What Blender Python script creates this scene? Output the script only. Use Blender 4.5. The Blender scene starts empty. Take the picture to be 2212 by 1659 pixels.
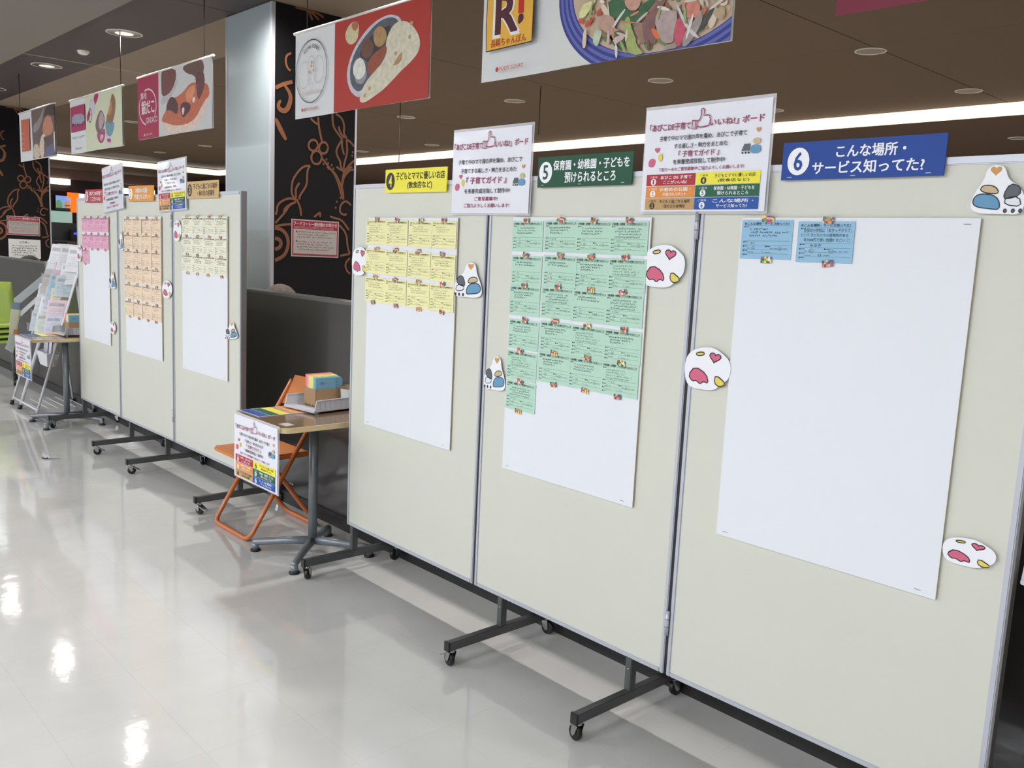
import bpy, bmesh, math, random
from mathutils import Vector, Matrix
SC = bpy.context.scene
COL = SC.collection
PI = math.pi

# ------------------------------------------------------------------ camera
cam_d = bpy.data.cameras.new('camera')
cam = bpy.data.objects.new('camera', cam_d); COL.objects.link(cam)
Rv = Vector((0.673752, 0.737505, 0.046309)); Uv = Vector((-0.137352, 0.063410, 0.988491)); Fv = Vector((-0.726081, 0.672358, -0.144020))
m = Matrix.Identity(4)
for i in range(3):
    m[i][0] = Rv[i]; m[i][1] = Uv[i]; m[i][2] = -Fv[i]
m[2][3] = 1.4337
cam.matrix_world = m
cam_d.sensor_fit = 'HORIZONTAL'; cam_d.sensor_width = 36.0; cam_d.lens = 36.0 * 1918.9 / 2212
cam_d.clip_start = 0.05; cam_d.clip_end = 100
SC.camera = cam

# ------------------------------------------------------------------ world, view, lights
SC.view_settings.view_transform = 'Standard'; SC.view_settings.look = 'None'
SC.view_settings.exposure = 0.0; SC.view_settings.gamma = 1.0; SC.view_settings.use_curve_mapping = False
w = bpy.data.worlds.new('world'); SC.world = w; w.use_nodes = True
w.node_tree.nodes['Background'].inputs[0].default_value = (0.9, 0.95, 1.0, 1)
w.node_tree.nodes['Background'].inputs[1].default_value = 0.3

CEIL = 3.0
def area(x, y, z, sx, sy, watt, col=(1, 1, 1), rot=(0, 0, 0)):
    d = bpy.data.lights.new('area_light', 'AREA'); d.shape = 'RECTANGLE'; d.size = sx; d.size_y = sy
    d.energy = watt; d.color = col
    o = bpy.data.objects.new('area_light', d); COL.objects.link(o); o.location = (x, y, z); o.rotation_euler = rot
    return o
CORR_W = 73.0
CORR = [(x, y) for y in (-2.1, -4.3) for x in (-20.0, -17.0, -14.0, -11.0, -8.0, -5.0, -2.0, 1.0)]
for x, y in CORR:
    area(x, y, 2.975, 1.2, 0.28, CORR_W * (1.12 if x > -4 else 1.0 if x > -7 else .84 if x > -10 else .78), (0.93, 0.985, 1.05))
DOWN_X = [0.80 - 2.06 * k for k in range(9)]
DOWN_W = 98.0
for x in DOWN_X:
    d = bpy.data.lights.new('downlight', 'SPOT'); d.energy = DOWN_W; d.spot_size = math.radians(168); d.spot_blend = 1.0; d.shadow_soft_size = 0.04
    d.color = (1.0, 0.96, 0.9)
    o = bpy.data.objects.new('downlight', d); COL.objects.link(o); o.location = (x, 2.6, 2.975)
for x, y in ((-3, 5.0), (-8, 5.0), (-13, 5.0), (-17.5, 5.5), (-3, 8.0), (-8, 8.0), (-14, 8.0), (-2, 12), (-8, 12), (-14, 12)):
    area(x, y, 2.85, 0.5, 0.5, 60.0, (1.0, 0.93, 0.84))  # added fill without fixtures, lifts the brown ceiling through floor bounce

# ------------------------------------------------------------------ materials
def lin(c):
    return tuple(((v / 255) / 12.92 if v / 255 <= 0.04045 else (((v / 255) + 0.055) / 1.055) ** 2.4) for v in c) + (1.0,)
_m = {}
def mat(name, rgb=(128, 128, 128), rough=0.6, metal=0.0, emit=None, estr=0.0, spec=None, coat=0.0, noise=0.0, nscale=8.0, bump=0.0, bscale=60.0, alpha=None):
    if name in _m: return _m[name]
    M = bpy.data.materials.new(name); M.use_nodes = True; nt = M.node_tree; b = nt.nodes['Principled BSDF']
    b.inputs['Base Color'].default_value = lin(rgb); b.inputs['Roughness'].default_value = rough; b.inputs['Metallic'].default_value = metal
    if spec is not None: b.inputs['Specular IOR Level'].default_value = spec
    if coat: b.inputs['Coat Weight'].default_value = coat; b.inputs['Coat Roughness'].default_value = 0.08
    if emit: b.inputs['Emission Color'].default_value = lin(emit); b.inputs['Emission Strength'].default_value = estr
    if alpha is not None: b.inputs['Alpha'].default_value = alpha
    if noise or bump:
        tc = nt.nodes.new('ShaderNodeTexCoord')
        if noise:
            n = nt.nodes.new('ShaderNodeTexNoise'); n.inputs['Scale'].default_value = nscale; n.inputs['Detail'].default_value = 5
            nt.links.new(tc.outputs['Object'], n.inputs['Vector'])
            r = nt.nodes.new('ShaderNodeValToRGB'); c = lin(rgb)
            r.color_ramp.elements[0].position = 0.3; r.color_ramp.elements[1].position = 0.7
            r.color_ramp.elements[0].color = tuple(v * (1 - noise) for v in c[:3]) + (1,)
            r.color_ramp.elements[1].color = tuple(min(1, v * (1 + noise)) for v in c[:3]) + (1,)
            nt.links.new(n.outputs['Fac'], r.inputs['Fac']); nt.links.new(r.outputs['Color'], b.inputs['Base Color'])
        if bump:
            n2 = nt.nodes.new('ShaderNodeTexNoise'); n2.inputs['Scale'].default_value = bscale; n2.inputs['Detail'].default_value = 3
            nt.links.new(tc.outputs['Object'], n2.inputs['Vector'])
            bp = nt.nodes.new('ShaderNodeBump'); bp.inputs['Strength'].default_value = bump; bp.inputs['Distance'].default_value = 0.002
            nt.links.new(n2.outputs['Fac'], bp.inputs['Height']); nt.links.new(bp.outputs['Normal'], b.inputs['Normal'])
    _m[name] = M
    return M
def cm(rgb, rough=0.6, **k):      # plain printed / dyed colour
    return mat('colour_%d_%d_%d' % tuple(rgb), rgb, rough, **k)
BOARD = mat('board_laminate', (208, 208, 197), 0.42, noise=0.012, nscale=3)
ALU = mat('aluminium', (188, 190, 200), 0.36, 0.3)
ALU_D = mat('aluminium_side', (118, 116, 116), 0.45, 0.35)
STEEL = mat('chrome', (190, 190, 190), 0.18, 1.0)
PAINTED = mat('grey_painted_steel', (74, 76, 75), 0.42, bump=0.05)
BLACKP = mat('black_plastic', (22, 23, 25), 0.4)
PAPER = mat('white_paper', (225, 227, 234), 0.55)
PAPERE = mat('panel_edge', (190, 170, 140), 0.7)
LAM = mat('laminated_white', (222, 222, 232), 0.3, coat=0.35)
INK = mat('black_ink', (28, 28, 34), 0.5)
INKL = mat('thin_pen_ink', (62, 92, 88), 0.7)
MAG = mat('magenta_ink', (150, 42, 84), 0.5)
WHITE = mat('white_ink', (240, 240, 245), 0.5)
TAPE = [(214, 60, 50), (60, 110, 130), (236, 214, 90), (120, 170, 80), (232, 130, 70), (226, 160, 160), (235, 235, 225), (60, 80, 110), (150, 90, 140)]

# ------------------------------------------------------------------ mesh builder
class MB:
    def __init__(s): s.v = []; s.f = []; s.mi = []; s.ms = []; s.sm = []
    def _i(s, M):
        if M not in s.ms: s.ms.append(M)
        return s.ms.index(M)
    def add(s, vs, fs, M, smooth=False):
        o = len(s.v); k = s._i(M); s.v += [tuple(p) for p in vs]
        for f in fs: s.f.append(tuple(o + i for i in f)); s.mi.append(k); s.sm.append(smooth)
    def box(s, a, b, M, rz=0, c=None):
        (x0, y0, z0), (x1, y1, z1) = a, b
        vs = [(x, y, z) for x in (x0, x1) for y in (y0, y1) for z in (z0, z1)]
        if rz:
            cx, cy = c or ((x0 + x1) / 2, (y0 + y1) / 2); cc, ss = math.cos(rz), math.sin(rz)
            vs = [(cx + (x - cx) * cc - (y - cy) * ss, cy + (x - cx) * ss + (y - cy) * cc, z) for x, y, z in vs]
        s.add(vs, [(0, 1, 3, 2), (4, 6, 7, 5), (0, 4, 5, 1), (2, 3, 7, 6), (0, 2, 6, 4), (1, 5, 7, 3)], M)
    def rbox(s, a, b, M, r=0.004):        # box with chamfered edges
        bm = bmesh.new(); bmesh.ops.create_cube(bm, size=1)
        for v in bm.verts: v.co = Vector([(a[i] + b[i]) / 2 + v.co[i] * (b[i] - a[i]) for i in range(3)])
        bmesh.ops.bevel(bm, geom=bm.edges[:], offset=r, segments=2, affect='EDGES')
        s.bm(bm, M)
    def bm(s, bm, M, smooth=False):
        bm.verts.index_update(); s.add([v.co[:] for v in bm.verts], [[v.index for v in f.verts] for f in bm.faces], M, smooth); bm.free()
    def poly(s, pts, M, z=0.0):
        s.add([(p[0], p[1], z) for p in pts], [tuple(range(len(pts)))], M)
    def rect(s, x0, y0, x1, y1, M, z=0.0): s.poly([(x0, y0), (x1, y0), (x1, y1), (x0, y1)], M, z)
    def ell(s, cx, cy, rx, ry, M, z=0.0, n=28, a0=0):
        s.poly([(cx + rx * math.cos(a0 + 2 * PI * i / n), cy + ry * math.sin(a0 + 2 * PI * i / n)) for i in range(n)], M, z)
    def ring(s, cx, cy, rx, ry, wd, M, z=0.0, n=40, a0=0, a1=2 * PI):
        vs = []; fs = []
        for i in range(n + 1):
            a = a0 + (a1 - a0) * i / n; c, q = math.cos(a), math.sin(a)
            vs += [(cx + (rx - wd / 2) * c, cy + (ry - wd / 2) * q, z), (cx + (rx + wd / 2) * c, cy + (ry + wd / 2) * q, z)]
            if i: fs.append((2 * i - 2, 2 * i - 1, 2 * i + 1, 2 * i))
        s.add(vs, fs, M)
    def stroke(s, pts, wd, M, z=0.0, taper=False):
        vs = []; fs = []; n = len(pts)
        for i, p in enumerate(pts):
            a = pts[max(0, i - 1)]; b = pts[min(n - 1, i + 1)]; dx, dy = b[0] - a[0], b[1] - a[1]; L = math.hypot(dx, dy) or 1
            h = wd / 2 * (1 if not taper else (0.45 + 0.9 * math.sin(PI * (i + 0.5) / n)))
            vs += [(p[0] - dy / L * h, p[1] + dx / L * h, z), (p[0] + dy / L * h, p[1] - dx / L * h, z)]
            if i: fs.append((2 * i - 2, 2 * i - 1, 2 * i + 1, 2 * i))
        s.add(vs, fs, M)
    def tube(s, pts, r, M, n=10, cap=True, rr=None):
        pts = [Vector(p) for p in pts]; vs = []; fs = []
        up = None
        for i, p in enumerate(pts):
            t = (pts[min(i + 1, len(pts) - 1)] - pts[max(i - 1, 0)]).normalized()
            if up is None:
                up = t.cross(Vector((0, 0, 1)) if abs(t.z) < 0.9 else Vector((1, 0, 0))).normalized()
            else:
                up = (up - t * up.dot(t)).normalized()
            q = t.cross(up); ri = r if rr is None else rr[i]
            for k in range(n):
                a = 2 * PI * k / n; vs.append(p + up * math.cos(a) * ri + q * math.sin(a) * ri)
            if i:
                for k in range(n): fs.append(((i - 1) * n + k, (i - 1) * n + (k + 1) % n, i * n + (k + 1) % n, i * n + k))
        if cap: fs.append(tuple(range(n - 1, -1, -1))); fs.append(tuple((len(pts) - 1) * n + k for k in range(n)))
        s.add(vs, fs, M, True)
    def lathe(s, prof, M, c=(0, 0), n=24, smooth=True):
        vs = []; fs = []
        for i, (r, z) in enumerate(prof):
            for k in range(n): a = 2 * PI * k / n; vs.append((c[0] + r * math.cos(a), c[1] + r * math.sin(a), z))
            if i:
                for k in range(n): fs.append(((i - 1) * n + k, (i - 1) * n + (k + 1) % n, i * n + (k + 1) % n, i * n + k))
        s.add(vs, fs, M, smooth)
    def text(s, t, bx, M, z=0.0005, bold=0.012, shear=0):
        if bold > .013:
            h_ = (bx[3] - bx[1]) * bold * .55
            for k_, (dx, dy) in enumerate(((-h_, -h_ * .6), (h_, h_ * .6), (-h_, h_ * .6), (h_, -h_ * .6))): s.text(t, (bx[0] + dx, bx[1] + dy, bx[2] + dx, bx[3] + dy), M, z + k_ * .00004, .006)
            return
        vs, fs = glyph(t, bold)
        x0 = min(v[0] for v in vs); x1 = max(v[0] for v in vs); y0 = min(v[1] for v in vs); y1 = max(v[1] for v in vs)
        a, b, c, d = bx
        s.add([(a + (v[0] - x0) / (x1 - x0) * (c - a) , b + (v[1] - y0) / (y1 - y0) * (d - b), z) for v in vs], fs, M)
    def mesh(s, name):
        me = bpy.data.meshes.new(name); me.from_pydata(s.v, [], s.f)
        for M in s.ms: me.materials.append(M)
        me.polygons.foreach_set('material_index', s.mi); me.polygons.foreach_set('use_smooth', s.sm); me.update()
        return me
    def build(s, name, parent=None, label=None, **k):
        return put(name, s.mesh(name), parent, label, **k)
_g = {}
def glyph(t, bold):
    key = (t, bold)
    if key not in _g:
        c = bpy.data.curves.new('lettering', 'FONT'); c.body = t; c.size = 1.0; c.offset = bold; c.resolution_u = 2
        o = bpy.data.objects.new('lettering', c); COL.objects.link(o)
        me = bpy.data.meshes.new_from_object(o)
        _g[key] = ([v.co[:] for v in me.vertices], [tuple(p.vertices) for p in me.polygons])
        bpy.data.objects.remove(o); bpy.data.meshes.remove(me); bpy.data.curves.remove(c)
    return _g[key]
def put(name, me, parent=None, label=None, cat=None, group=None, kind=None, loc=None, rot=None, mw=None):
    o = bpy.data.objects.new(name, me); COL.objects.link(o)
    if parent is not None: o.parent = parent
    if label: o['label'] = label
    if cat: o['category'] = cat
    if group: o['group'] = group
    if kind: o['kind'] = kind
    if loc: o.location = loc
    if rot: o.rotation_euler = rot
    if mw is not None: o.matrix_world = mw
    return o
def thing(name, label, cat, loc=(0, 0, 0), rot=(0, 0, 0), group=None, mw=None):
    return put(name, None, None, label, cat, group, None, loc, rot, mw)
def kids(o): return [c for c in COL.objects if c.parent == o]
_kids = {}
def copy_tree(o, parent=None, label=None):
    c = o.copy(); COL.objects.link(c); c.parent = parent
    if label: c['label'] = label
    for ch in CH.get(o.name, []):
        copy_tree(ch, c)
    return c
CH = {}
def snapshot(root):       # remember children lists before copying (cheap lookup)
    for o in [root] + list(root.children_recursive): CH[o.name] = list(o.children)
WALLROT = (PI / 2, 0, 0)              # sheet lying in x-y stands up facing -Y
SIDEROT = (PI / 2, 0, PI / 2)         # sheet facing +X
def wm(x, y, z, rz=0, tilt=0):        # matrix for a sheet facing -Y (rotated rz about vertical, tilt in its plane)
    return Matrix.Translation((x, y, z)) @ Matrix.Rotation(rz, 4, 'Z') @ Matrix.Rotation(PI / 2, 4, 'X') @ Matrix.Rotation(tilt, 4, 'Z')
def clip(pts, x0, y0, x1, y1):
    def cut(p, ax, lim, sg):
        out = []
        for i in range(len(p)):
            a, b = p[i - 1], p[i]; da, db = sg * (a[ax] - lim), sg * (b[ax] - lim)
            if (da >= 0) != (db >= 0):
                t = da / (da - db); out.append((a[0] + (b[0] - a[0]) * t, a[1] + (b[1] - a[1]) * t))
            if db >= 0: out.append(tuple(b))
        return out
    for ax, lim, sg in ((0, x0, 1), (0, x1, -1), (1, y0, 1), (1, y1, -1)):
        if pts: pts = cut(pts, ax, lim, sg)
    return pts
def smooth_pts(p, it=2, closed=True):
    for _ in range(it):
        q = []; n = len(p)
        if not closed: q.append(p[0])
        for i in range(n if closed else n - 1):
            a, b = p[i], p[(i + 1) % n]
            q += [(a[0] * .75 + b[0] * .25, a[1] * .75 + b[1] * .25), (a[0] * .25 + b[0] * .75, a[1] * .25 + b[1] * .75)]
        if not closed: q.append(p[-1])
        p = q
    return p

# ------------------------------------------------------------------ room shell
def struct(name, mb, parent=None, label=None):
    return mb.build(name, parent, label, kind=None if parent else 'structure')
def floor_mat():
    M = mat('vinyl_tile', (200, 198, 195), 0.1); nt = M.node_tree; b = nt.nodes['Principled BSDF']; b.inputs['Specular IOR Level'].default_value = .75
    g = nt.nodes.new('ShaderNodeNewGeometry')
    n = nt.nodes.new('ShaderNodeTexNoise'); n.inputs['Scale'].default_value = 5; n.inputs['Detail'].default_value = 6; nt.links.new(g.outputs['Position'], n.inputs['Vector'])
    r = nt.nodes.new('ShaderNodeValToRGB'); r.color_ramp.elements[0].position = .3; r.color_ramp.elements[1].position = .7
    r.color_ramp.elements[0].color = lin((197, 195, 192)); r.color_ramp.elements[1].color = lin((203, 201, 198)); nt.links.new(n.outputs['Fac'], r.inputs['Fac']); nt.links.new(r.outputs['Color'], b.inputs['Base Color'])
    q = nt.nodes.new('ShaderNodeTexNoise'); q.inputs['Scale'].default_value = 16; q.inputs['Detail'].default_value = 4; nt.links.new(g.outputs['Position'], q.inputs['Vector'])
    mr = nt.nodes.new('ShaderNodeMapRange'); mr.inputs['To Min'].default_value = .03; mr.inputs['To Max'].default_value = .085; nt.links.new(q.outputs['Fac'], mr.inputs['Value']); nt.links.new(mr.outputs['Result'], b.inputs['Roughness'])
    bp = nt.nodes.new('ShaderNodeBump'); bp.inputs['Strength'].default_value = .13; bp.inputs['Distance'].default_value = .004; nt.links.new(q.outputs['Fac'], bp.inputs['Height']); nt.links.new(bp.outputs['Normal'], b.inputs['Normal'])
    return M
FLOORM = FLOORB = floor_mat()
b = MB(); b.box((-24, -5, -0.1), (4, 17, -0.0015), mat('tile_joint', (186, 184, 180), 0.2)); floor = struct('floor', b)
T = 0.305; tx0 = -1.352 - T * 18; ty0 = 0.985 - T * 2
b = MB(); b.rbox((0.0001, 0.0001, -0.0015), (T - 0.0001, T - 0.0001, 0), FLOORM, 0.00012); tm = b.mesh('floor_tile')
NX, NY = 27, 8
for i in range(NX):
    for j in range(NY):
        put('floor_tile', tm, floor, loc=(tx0 + i * T, ty0 + j * T, 0))
b = MB(); xa, xb, ya, yb = tx0, tx0 + NX * T, ty0, ty0 + NY * T
for q in (((-24, -5), (4, ya)), ((-24, yb), (4, 17)), ((-24, ya), (xa, yb)), ((xb, ya), (4, yb))):
    x = q[0][0]
    b.box((q[0][0], q[0][1], -0.0014), (q[1][0], q[1][1], 0), FLOORB)
o = b.build('floor_tile_field', floor); o['kind'] = 'stuff'
CC = mat('corridor_ceiling', (132, 125, 119), 0.8)
DS = mat('dark_soffit', (62, 50, 50), 0.55)
BG = mat('lighter_ceiling_band', (138, 122, 105), 0.75)  # lighter than the brown panels, for the strip beside the soffit
BR = mat('brown_ceiling', (104, 86, 66), 0.8)
DK = mat('dark_wall', (40, 34, 30), 0.7)
b = MB(); b.box((-24, -5, CEIL), (4, 2.29, CEIL + .1), CC); struct('ceiling', b)
b = MB(); XJ = [-24, -20.9, -17.94, -14.98, -12.01, -9.05, -6.12, -3.16, -0.2, 4]
soff = MB(); soff.box((-24, 2.29, CEIL + .012), (4, 2.90, CEIL + .1), BLACKP); soff = struct('ceiling_soffit', soff)
for i in range(len(XJ) - 1):
    b = MB(); b.box((XJ[i] + .004, 2.29, CEIL), (XJ[i + 1] - .004, 2.898, CEIL + .012), DS); b.build('soffit_panel', soff)
cb = MB(); cb.box((-24, 2.90, CEIL + .012), (4, 8.88, CEIL + .1), BLACKP); cb = struct('ceiling_food_court', cb)
YJ = [(2.90, 3.49, BG), (3.49, 6.2, BR), (6.2, 8.88, BR)]
for i in range(len(XJ) - 1):
    for y0, y1, M in YJ:
        if XJ[i] < -19.7: continue
        b = MB(); b.box((XJ[i] + .004, y0 + .001, CEIL), (XJ[i + 1] - .004, y1 - .001, CEIL + .012), M); b.build('ceiling_panel', cb)
b = MB(); b.box((-24, 2.90, CEIL), (-20.9, 8.88, CEIL + .012), BR)
b.build('ceiling_panel', cb)
b = MB(); b.box((-9.056, 2.29, CEIL - .004), (-9.044, 3.95, CEIL + .001), mat('bright_joint_trim', (225, 220, 210), 0.3, 0.6)); struct('trim_joint', b)
# lowered ceiling beyond the cove, with distant seating area
b = MB(); b.box((-24, 8.88, 2.88), (4, 17, 2.98), mat('brown_ceiling_far', (92, 72, 56), 0.8)); b.box((-24, 2.9, 2.88), (-19.75, 8.88, 2.98), BR); struct('ceiling_lowered', b)
b = MB(); b.box((-24, 17, 0), (4, 17.1, 3.1), DK); struct('wall_far', b)
b = MB(); b.box((-24.1, 2.3, 0), (-24, 17, 3.1), DK); b.box((-24.1, -5, 0), (-24, 2.3, 3.1), mat('pale_wall', (190, 188, 182), 0.8)); struct('wall_left', b)
b = MB(); b.box((4, -5, 0), (4.1, 17, 3.1), mat('pale_wall', (190, 188, 182), 0.8)); struct('wall_right', b)
b = MB(); b.box((-24, -5.1, 0), (4, -5, 3.1), mat('pale_wall')); struct('wall_back', b)
# low partition wall behind the boards
LW = mat('dark_laminate', (34, 32, 31), 0.32, noise=0.06, nscale=3, coat=0.2)
b = MB(); b.box((-16.5, 2.375, 0.0), (2.5, 2.475, 1.15), LW); lw = struct('wall_front', b)
b = MB(); b.rbox((-16.5, 2.368, 1.15), (2.5, 2.482, 1.165), mat('capping_grey', (92, 92, 92), 0.35, 0.3), .003); b.build('capping', lw, 'thin grey capping along the low wall')
b = MB(); b.box((-16.5, 2.368, 0.0), (2.5, 2.375, 0.07), mat('toe_kick', (30, 30, 30), 0.5)); b.build('toe_kick', lw)

# ------------------------------------------------------------------ cove lights
CV = mat('cove_glow', (255, 240, 220), 0.6, emit=(255, 236, 214), estr=1.25)
b = MB(); b.box((-19.6, 8.87, 2.885), (4, 8.885, 2.999), CV); b.build('cove_light', None, 'long warm glowing cove strip running across the food court behind the three right-hand boards', cat='light')
b = MB(); b.box((-19.615, 2.9, 2.885), (-19.6, 8.87, 2.999), CV); b.build('cove_light', None, 'shorter warm glowing cove strip seen above the left-hand boards', cat='light')

# ------------------------------------------------------------------ ceiling fittings
RIMM = mat('downlight_ring', (226, 222, 214), 0.35)
REFL = mat('downlight_reflector', (200, 198, 192), 0.22, 0.85)
LAMP = mat('lamp_lit', (255, 250, 240), 0.5, emit=(255, 248, 236), estr=14)
LAMPO = mat('lamp_dim', (150, 140, 125), 0.5)
def downlight(x, y, z, r, lit, label, group, down=None):
    t = thing('downlight', label, 'light', (x, y, z), group=group)
    b = MB(); b.lathe([(r, 0), (r, -.004), (r * .93, -.006), (r * .9, -.002)], RIMM); b.build('ring', t)
    b = MB(); b.lathe([(r * .9, -.002), (r * .8, -.0035)], REFL); b.build('reflector', t)
    b = MB(); b.ell(0, 0, r * .8, r * .8, LAMP if lit else LAMPO, -.0034); b.build('lamp', t)
    return t
# traced print outlines, metres on their own cloth or panel
CHOP= {"yel":[[0.599,0.219],[0.633,0.222],[0.671,0.225],[0.64,0.194],[0.608,0.166],[0.577,0.177]],"red1":[[0.578,0.168],[0.603,0.168],[0.609,0.148],[0.588,0.15]],"red2":[[0.634,0.162],[0.655,0.166],[0.658,0.153],[0.628,0.13],[0.614,0.138]],"red3":[[0.67,0.18],[0.698,0.194],[0.696,0.164],[0.676,0.162]],"green1":[[0.729,0.215],[0.805,0.202],[0.812,0.172],[0.833,0.157],[0.875,0.151],[0.878,0.167],[0.921,0.182],[0.955,0.177],[0.91,0.145],[0.894,0.108],[0.804,0.127],[0.746,0.151],[0.726,0.174]],"meat1":[[0.805,0.202],[0.88,0.189],[0.883,0.175],[0.867,0.155],[0.837,0.157],[0.811,0.178]],"meat2":[[0.692,0.162],[0.729,0.162],[0.767,0.142],[0.762,0.11],[0.803,0.093],[0.748,0.08],[0.713,0.109],[0.679,0.123]],"cab1":[[0.671,0.118],[0.705,0.11],[0.702,0.09],[0.685,0.05],[0.657,0.078]],"green2":[[0.713,0.106],[0.756,0.082],[0.763,0.046],[0.805,0.023],[0.824,0.026],[0.812,0.08],[0.786,0.104],[0.74,0.081]],"pink1":[[0.757,0.073],[0.812,0.083],[0.817,0.065],[0.782,0.055],[0.775,0.047]],"cel":[[0.815,0.137],[0.834,0.14],[0.845,0.101],[0.863,0.07],[0.878,0.031],[0.915,0.0],[0.857,0.003],[0.828,0.031],[0.811,0.109]],"brown1":[[0.856,0.114],[0.89,0.114],[0.909,0.063],[0.916,0.037],[0.901,0.03],[0.875,0.065]],"purp":[[0.894,0.108],[0.974,0.174],[0.999,0.169],[0.96,0.126],[0.952,0.085],[0.972,0.029],[0.916,0.031],[0.901,0.073]],"carrot":[[0.934,0.082],[0.952,0.082],[0.98,0.059],[0.978,0.037],[0.955,0.051]],"onion":[[0.969,0.148],[1.017,0.131],[1.053,0.12],[1.038,0.053],[1.041,0.02],[0.994,0.026],[0.969,0.063],[0.95,0.105]],"pinkcake":[[1.048,0.101],[1.073,0.092],[1.093,0.065],[1.074,0.005],[1.049,0.009],[1.038,0.053]],"shrimp":[[1.065,0.142],[1.078,0.156],[1.126,0.148],[1.146,0.118],[1.132,0.086],[1.107,0.095],[1.091,0.092],[1.07,0.122]],"grey":[[1.093,0.065],[1.132,0.086],[1.143,0.116],[1.159,0.084],[1.136,0.039],[1.099,0.001],[1.074,0.005]],"dark":[[1.177,0.103],[1.193,0.113],[1.203,0.106],[1.16,0.044],[1.133,0.04]],"sprout1":[[0.808,0.17],[0.815,0.163],[0.787,0.136],[0.762,0.107],[0.753,0.118]],"sprout2":[[1.037,0.149],[1.051,0.142],[1.092,0.073],[1.148,0.024],[1.141,0.021],[1.116,0.034],[1.078,0.075]],"sprout3":[[0.771,0.051],[0.785,0.049],[0.789,0.001],[0.779,0.003]],"noodle":[[1.191,0.098],[1.24,0.113],[1.244,0.068],[1.213,0.071]],"peel":[[0.611,0.126],[0.628,0.127],[0.629,0.057],[0.608,0.06]],"mush":[[0.989,0.005],[1.02,0.02],[1.053,0.005],[1.05,-0.0]]}
NN= {"nan":[[0.671,0.046],[0.676,0.074],[0.732,0.131],[0.813,0.172],[0.873,0.204],[0.91,0.254],[0.889,0.284],[0.916,0.334],[0.963,0.37],[1.039,0.374],[1.116,0.337],[1.174,0.271],[1.168,0.215],[1.105,0.176],[1.032,0.147],[0.956,0.107],[0.879,0.071],[0.808,0.05],[0.736,0.028],[0.683,0.027]],"tand":[[0.723,0.228],[0.918,0.293],[0.924,0.268],[0.877,0.22],[0.833,0.181],[0.752,0.145]],"plate":[[0.922,0.417],[0.853,0.414],[0.763,0.395],[0.67,0.347],[0.597,0.289],[0.55,0.214],[0.546,0.156],[0.582,0.095],[0.627,0.067],[0.676,0.052],[0.816,0.116],[1.024,0.308],[1.02,0.38],[0.981,0.402]],"platein":[[0.903,0.406],[0.824,0.397],[0.743,0.364],[0.65,0.31],[0.587,0.244],[0.573,0.176],[0.592,0.117],[0.67,0.074],[0.814,0.144],[0.985,0.314],[1.002,0.37],[0.962,0.397]],"dark":[[0.944,0.365],[0.885,0.366],[0.805,0.355],[0.703,0.314],[0.652,0.259],[0.728,0.227],[0.771,0.199],[0.89,0.273]],"b1":[[0.84,0.378],[0.886,0.355],[0.902,0.32],[0.884,0.287],[0.839,0.274],[0.798,0.293],[0.78,0.337],[0.8,0.37]],"b2":[[0.732,0.334],[0.776,0.315],[0.793,0.28],[0.774,0.249],[0.728,0.235],[0.69,0.248],[0.672,0.29],[0.692,0.324]],"rice":[[0.669,0.251],[0.707,0.229],[0.724,0.188],[0.71,0.156],[0.662,0.141],[0.624,0.154],[0.6,0.197],[0.62,0.24]],"ricecup":[[0.724,0.188],[0.736,0.158],[0.701,0.117],[0.647,0.123],[0.613,0.161],[0.662,0.141],[0.71,0.156]],"salad":[[0.602,0.436],[0.651,0.423],[0.653,0.377],[0.638,0.334],[0.585,0.319],[0.54,0.339],[0.521,0.379],[0.548,0.415]],"ham":[[0.602,0.436],[0.651,0.423],[0.642,0.39],[0.604,0.384],[0.581,0.416]],"char1":[[0.995,0.21],[1.027,0.233],[1.038,0.216],[1.021,0.181],[0.953,0.172],[0.972,0.192]]}
GG= {"red":[[-0.027,0.431],[0.449,0.434],[0.449,0.001],[-0.006,0.002]],"b1":[[0.467,0.272],[0.458,0.353],[0.46,0.437],[0.494,0.449],[0.712,0.441],[0.732,0.382],[0.677,0.314],[0.579,0.274]],"b1r":[[0.454,0.209],[0.456,0.273],[0.578,0.269],[0.688,0.309],[0.742,0.372],[0.752,0.339],[0.687,0.288],[0.578,0.232]],"b2":[[0.827,0.424],[0.878,0.442],[1.048,0.445],[1.154,0.448],[1.191,0.378],[1.105,0.302],[1.017,0.362],[0.908,0.382]],"bowl":[[0.451,0.099],[0.53,0.089],[0.661,0.062],[0.799,0.05],[0.953,0.057],[1.063,0.089],[1.151,0.157],[1.237,0.203],[1.274,0.188],[1.199,0.117],[1.102,0.047],[1.003,0.002],[0.616,0.007],[0.529,0.042]],"sauce":[[0.451,0.099],[0.486,0.143],[0.543,0.168],[0.555,0.221],[0.622,0.261],[0.708,0.241],[0.855,0.272],[0.957,0.317],[1.085,0.308],[1.191,0.297],[1.256,0.267],[1.265,0.201],[1.151,0.157],[1.063,0.089],[0.953,0.057],[0.799,0.05],[0.661,0.062]],"d1":[[0.543,0.168],[0.566,0.22],[0.633,0.26],[0.708,0.241],[0.76,0.191],[0.748,0.134],[0.706,0.134],[0.631,0.169]],"d2":[[0.781,0.181],[0.854,0.207],[0.965,0.181],[0.965,0.141],[0.893,0.115],[0.831,0.091]],"d3":[[1.037,0.376],[1.172,0.372],[1.2,0.292],[1.142,0.22],[1.084,0.186],[1.056,0.291]],"o1":[[0.886,0.269],[1.017,0.303],[1.046,0.269],[1.006,0.221],[0.955,0.186],[0.885,0.212]],"w1":[[0.812,0.162],[0.863,0.17],[0.863,0.133],[0.832,0.111]],"w2":[[0.996,0.214],[1.035,0.222],[1.045,0.19],[0.995,0.182]]}
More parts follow.
